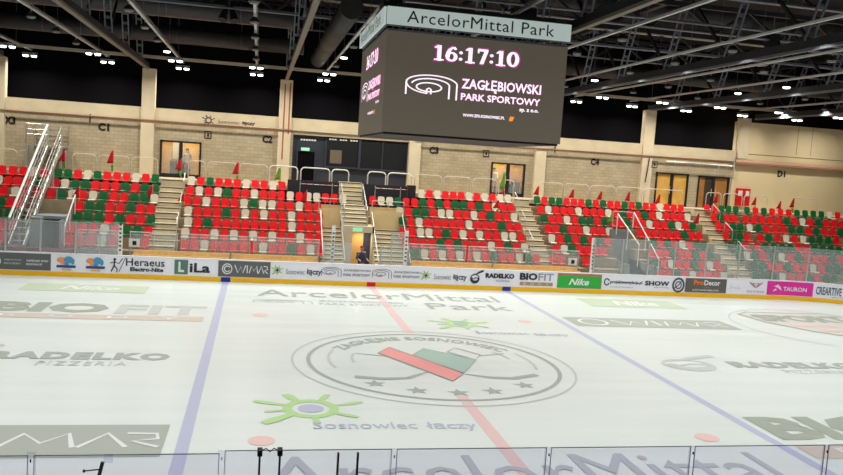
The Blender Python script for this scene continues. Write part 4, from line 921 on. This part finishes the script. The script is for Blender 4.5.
duct('wide air duct running towards the scoreboard beside the truss', [(-2.75, 21.8, 11.75), (-2.75, 5.0, 11.75)], .42); duct('long grey air duct high above the right stands', [(4.6, 13.4, 14.75), (42, 13.4, 14.75)], .5); duct('long dark air duct above the right wall lamps', [(7, 20.6, 12.4), (42, 20.6, 12.4)], .4)
for Y, z, lab, x0, x1 in ((10.0, 12.14, 'pale sprinkler pipe crossing the trusses', -30, 40), (15.6, 13.05, 'pale sprinkler pipe crossing behind the girder', -30, 40), (4.0, 12.3, 'pale sprinkler pipe nearest the camera', -30, 40)):
    o = MB().tube([(x0, Y, z), (x1, Y, z)], .05, 8).build('sprinkler_pipe', MID); tag(o, lab, 'pipe')
t = thing('cable_tray', 'pale cable tray along the top of the back wall', 'cable tray', (0, 23.4, 11.2)); MB().box(-30, 42, 23.3, 23.55, 11.2, 11.24).build('tray_floor', TRAY, t); MB().box(-30, 42, 23.28, 23.31, 11.2, 11.36).build('tray_side', TRAY, t); MB().box(-30, 42, 23.54, 23.57, 11.2, 11.36).build('tray_side', TRAY, t)
# lamp tracks and lamps
TX = [-18.85, -14.65, -10.45, -6.15, -2.12, 2.1, 6.2, 10.4, 14.4, 18.35, 22.3, 26.55, 30.8]
TY = [25.5, 21.4, 17.3, 13.4, 9.5, 5.5, 1.5, -2.5, -6.5, -10.5, -14.5]
LIT = {(2, 17.3), (4, 13.4), (7, 13.4), (9, 9.5), (9, 13.4), (8, 21.4)}
TN = ['above the X3 sign', 'above the C1 sign', 'above the left glass doors', 'above the C2 seats', 'above the booth doorway', 'behind the scoreboard', 'right of the scoreboard', 'above the middle glass doors', 'above the C4 sign', 'above the yellow doors', 'above the brown doors', 'above the hose cabinet', 'above the D1 sign']
YN = ['first from the back wall', 'second from the back wall', 'third from the back wall', 'fourth from the back wall', 'fifth from the back wall', 'sixth from the back wall', 'seventh from the back wall', 'eighth from the back wall']
protos = {}
def lamp_proto(kind):
    t = thing('hanging_lamp', '', 'lamp', (0, 0, 11.0))
    if kind == 'on':
        for s in (-1, 1):
            MB().box(s * .22 - .17, s * .22 + .17, -.12, .12, -.02, .1).build('housing', MID, t).location = (0, 0, 0)
            MB().tube([(s * .22, -.02, -.1), (s * .22, -.02, -.02)], [.13, .16], 12).build('lens', LENS_ON, t)
        MB().box(-.4, .4, -.03, .03, .1, .15).build('bracket', GALV, t)
    else:
        MB().tube([(0, 0, .14), (0, 0, .02), (0, 0, -.04)], [.06, .17, .19], 14).build('housing', DARK, t)
        MB().tube([(0, 0, -.04), (0, 0, -.1)], [.17, .14], 14).build('lens', LENS_ON if kind == 'lit' else LENS_DIM, t)
        MB().tube([(0, 0, .1), (0, 0, .3)], .02, 6).build('bracket', GALV, t)
    for c in t.children: c.matrix_parent_inverse = Matrix()
    return t
first = {}
def lamp(kind, loc, label):
    if kind not in protos:
        o = protos[kind] = lamp_proto(kind)
    else:
        o = protos[kind].copy(); COL.objects.link(o)
        for c in protos[kind].children:
            d = c.copy(); d.parent = o; COL.objects.link(d)
    o.location = loc; tag(o, label, 'lamp', 'ceiling lamps on the tracks')
def real_light(x, y, z, power, col=(1, .98, .95)):
    L = bpy.data.lights.new('lamp_light', 'AREA'); L.shape = 'DISK'; L.size = .5; L.energy = power; L.color = col; L.spread = math.radians(155 if y > 20 else 146)
    o = bpy.data.objects.new('lamp_light', L); o.location = (x, y, z); COL.objects.link(o); return o
PICE, PWALL = 64.5, 176.0
for k, X in enumerate(TX):
    t = thing('lamp_track', f'pale lamp track running to the wall {TN[k]}', 'lamp track', (X, 5, 11.25), 'lamp tracks')
    MB().box(X - .05, X + .05, -18, 25.8, 11.28, 11.36).build('track_rail', TRACK, t)
    mb = MB(); mb.tube([(X + .08, -18, 11.4), (X + .08, 25.8, 11.4)], .018, 5); mb.build('power_cable', MID, t)
    for j in range(9): MB().tube([(X, -14 + j * 4.6, 11.36), (X, -14 + j * 4.6, 15.7)], .01, 4).build('hanger_wire', MID, t)
    for j, Y in enumerate(TY):
        on = j < 2; seen = px_of(X, Y, 11.0); vis_ = -10 < seen[0] < 853 and -6 < seen[1] and Y > 0
        if vis_: lamp('on' if on else ('lit' if (k, Y) in LIT else 'dim'), (X, Y, 11.0 + (.0 if on else .02)), f'{"bright twin" if on else ("lit round" if (k, Y) in LIT else "unlit round")} lamp on the track {TN[k]}, {YN[j]}')
        if -3.4 < X < 3.8 and -3.5 < Y < 5: continue   # the scoreboard hangs here
        real_light(X, Y - (.3 if on else 0), 10.85, PWALL if on else PICE, (1, .94, .84) if on else (1, .985, .96))
# hanging loudspeakers
t = thing('line_speaker', 'black hanging loudspeaker array with tilted pale base over the right stands', 'loudspeaker', (13.1, 5.6, 10.8))
q = at(771, 55, Y=6); 
for k in range(4): MB().box(q.x - .22, q.x + .22, 5.8, 6.25, q.z - .2 + k * .28, q.z + .05 + k * .28).build('speaker_box', BLACK, t)
MB().bar((q.x - .42, 5.9, q.z - .5), (q.x + .1, 6.0, q.z - .2), .5, .04).build('tilted_panel', TRAY, t); MB().tube([(q.x, 6, q.z + .9), (q.x, 6, 15.7)], .03).build('hanger', MID, t)
t = thing('twin_speaker', 'black twin loudspeaker hanging below the left pipe', 'loudspeaker', (-7.4, 10.2, 11.6)); q = at(229, 14, Y=10.2)
for s in (-1, 1): MB().tube([(q.x + s * .08, 10.2, q.z + .3), (q.x + s * .2, 10.0, q.z - .1), (q.x + s * .24, 9.9, q.z - .32)], [.08, .15, .19], 12).build('horn', BLACK, t)
MB().tube([(q.x, 10.2, q.z + .25), (q.x, 10.2, 15.7)], .025).build('hanger', MID, t)

# ------------------------------------------------------------------ people
def person(loc, face, label, top, legs, hat=None, hair=None, s=1.0, arm=0.25):
    root = thing('person', label, 'person', loc)
    J = {'pel': (0, 0, .95), 'wst': (0, 0, 1.1), 'chs': (0, .01, 1.32), 'nck': (0, .01, 1.48), 'hd1': (0, -.01, 1.56), 'hd2': (0, -.01, 1.68), 'hd3': (0, 0, 1.74)}
    par = {'wst': 'pel', 'chs': 'wst', 'nck': 'chs', 'hd1': 'nck', 'hd2': 'hd1', 'hd3': 'hd2'}
    rad = {'pel': .15, 'wst': .14, 'chs': .16, 'nck': .06, 'hd1': .08, 'hd2': .1, 'hd3': .07}
    for n, sx in (('l', -1), ('r', 1)):
        for nm, p_, r_, pa in (('sh', (sx * .19, .01, 1.42), .07, 'chs'), ('el', (sx * .26, .03, 1.14), .048, 'sh'), ('wr', (sx * .24, -arm, 1.0 + arm * .3), .034, 'el'), ('ha', (sx * .22, -arm - .09, 1.0 + arm * .32), .03, 'wr'), ('hp', (sx * .1, 0, .88), .1, 'pel'), ('kn', (sx * .11, -.02, .5), .065, 'hp'), ('an', (sx * .11, .02, .1), .045, 'kn'), ('to', (sx * .12, -.14, .04), .04, 'an')):
            J[nm + n] = p_; rad[nm + n] = r_; par[nm + n] = pa if pa in ('chs', 'pel') else pa + n
    names = list(J); me = bpy.data.meshes.new('body'); me.from_pydata([Vector(J[n]) * s for n in names], [(names.index(a), names.index(b)) for a, b in par.items()], [])
    o = bpy.data.objects.new('body', me); COL.objects.link(o); o.parent = root
    sk = o.modifiers.new('skin', 'SKIN')
    for i, n in enumerate(names): me.skin_vertices[0].data[i].radius = (rad[n] * s, rad[n] * s)
    me.skin_vertices[0].data[0].use_root = True
    o.modifiers.new('sub', 'SUBSURF').levels = 1; o.modifiers['sub'].render_levels = 1
    me.materials.append(SKIN)
    def shell(nm, m, a, b, ra, rb, n=12, flat=.75):
        mb = MB(); vs = []; rings = 5
        for i in range(rings + 1):
            f = i / rings; c = Vector(a).lerp(Vector(b), f) * s; rr = (ra + (rb - ra) * f) * s
            vs += [(c.x + rr * math.cos(2 * PI * k / n), c.y + rr * flat * math.sin(2 * PI * k / n), c.z) for k in range(n)]
        fs = [(i * n + k, i * n + (k + 1) % n, (i + 1) * n + (k + 1) % n, (i + 1) * n + k) for i in range(rings) for k in range(n)] + [tuple(range(n)), tuple(rings * n + k for k in range(n))]
        mb.add(vs, fs); q = mb.build(nm, m, root, True); q.matrix_parent_inverse = Matrix(); return q
    shell('jacket', top, (0, 0, .9), (0, 0, 1.46), .2, .19)
    for sx in (-1, 1):
        MB().tube([Vector((sx * .19, .01, 1.43)) * s, Vector((sx * .265, .03, 1.14)) * s, Vector((sx * .245, -arm * .8, 1.0 + arm * .25)) * s], [.085 * s, .066 * s, .05 * s], 10).build('sleeve', top, root, True).matrix_parent_inverse = Matrix()
        MB().tube([Vector((sx * .09, 0, .95)) * s, Vector((sx * .11, -.02, .5)) * s, Vector((sx * .11, .01, .08)) * s], [.12 * s, .085 * s, .07 * s], 10).build('trouser_leg', legs, root, True).matrix_parent_inverse = Matrix()
        MB().tube([Vector((sx * .11, .04, .045)) * s, Vector((sx * .12, -.17, .045)) * s], [.05 * s, .045 * s], 8).build('shoe', BLACK, root).matrix_parent_inverse = Matrix()
        for k in range(5):
            x = sx * (.2 + .016 * k); MB().tube([Vector((x, -arm - .08, 1.0 + arm * .3)) * s, Vector((x, -arm - .13, .98 + arm * .3 - .01 * abs(k - 2))) * s, Vector((x, -arm - .15, .95 + arm * .3)) * s], .009 * s, 6).build('finger', SKIN, root).matrix_parent_inverse = Matrix()
        MB().tube([Vector((sx * .035, -.105, 1.66)) * s, Vector((sx * .035, -.112, 1.66)) * s], .012 * s, 8).build('eye', INK, root).matrix_parent_inverse = Matrix()
        MB().tube([Vector((sx * .095, .0, 1.62)) * s, Vector((sx * .1, .01, 1.68)) * s], .018 * s, 6).build('ear', SKIN, root).matrix_parent_inverse = Matrix()
    MB().tube([Vector((0, -.1, 1.66)) * s, Vector((0, -.13, 1.62)) * s], [.012 * s, .02 * s], 6).build('nose', SKIN, root).matrix_parent_inverse = Matrix()
    MB().box(-.03 * s, .03 * s, -.105 * s, -.095 * s, 1.575 * s, 1.587 * s).build('mouth', FLAGR, root).matrix_parent_inverse = Matrix()
    if hat:
        shell('cap', hat, (0, .0, 1.68), (0, .01, 1.8), .118, .07, flat=1.0)
    if hair:
        shell('hair', hair, (0, .02, 1.66), (0, .01, 1.79), .115, .07, flat=1.0)
    root.rotation_euler = (0, 0, face)
    return root
HAIR = mat('dark_hair', (48, 36, 30), .7)
person((-.25, 17.2, -.02), .3, 'person in a red cap and dark jacket standing in the tunnel doorway', mat('dark_jacket', (56, 60, 82), .8), mat('dark_trousers', (44, 46, 56), .8), hat=mat('cap_red', (176, 44, 50), .8))
person((9.2, 25.6, 4.55), .1, 'person in a white top standing behind the middle glass doors', WHITE, mat('black_skirt', (34, 32, 34), .8), hair=HAIR)
person((10.3, 26.1, 4.55), -.4, 'person in an orange top behind the right leaf of the middle doors', mat('orange_top', (226, 130, 70), .8), DARK, hair=HAIR, s=.92)
person((-10.0, 25.4, 4.55), .2, 'person in a white shirt behind the left glass doors', WHITE, DARK, hair=HAIR, s=.97)

# ------------------------------------------------------------------ world and view
wd = bpy.data.worlds.new('world'); SC.world = wd; wd.use_nodes = True
wd.node_tree.nodes['Background'].inputs[0].default_value = (.03, .03, .034, 1); wd.node_tree.nodes['Background'].inputs[1].default_value = 1
SC.view_settings.view_transform = 'Standard'; SC.view_settings.look = 'None'; SC.view_settings.gamma = 1; SC.view_settings.use_curve_mapping = False
SC.view_settings.exposure = 0.0
SC.cycles.use_denoising = True
SC.cycles.max_bounces = 6; SC.cycles.transparent_max_bounces = 16; SC.cycles.diffuse_bounces = 3
SC.cycles.caustics_reflective = False; SC.cycles.caustics_refractive = False
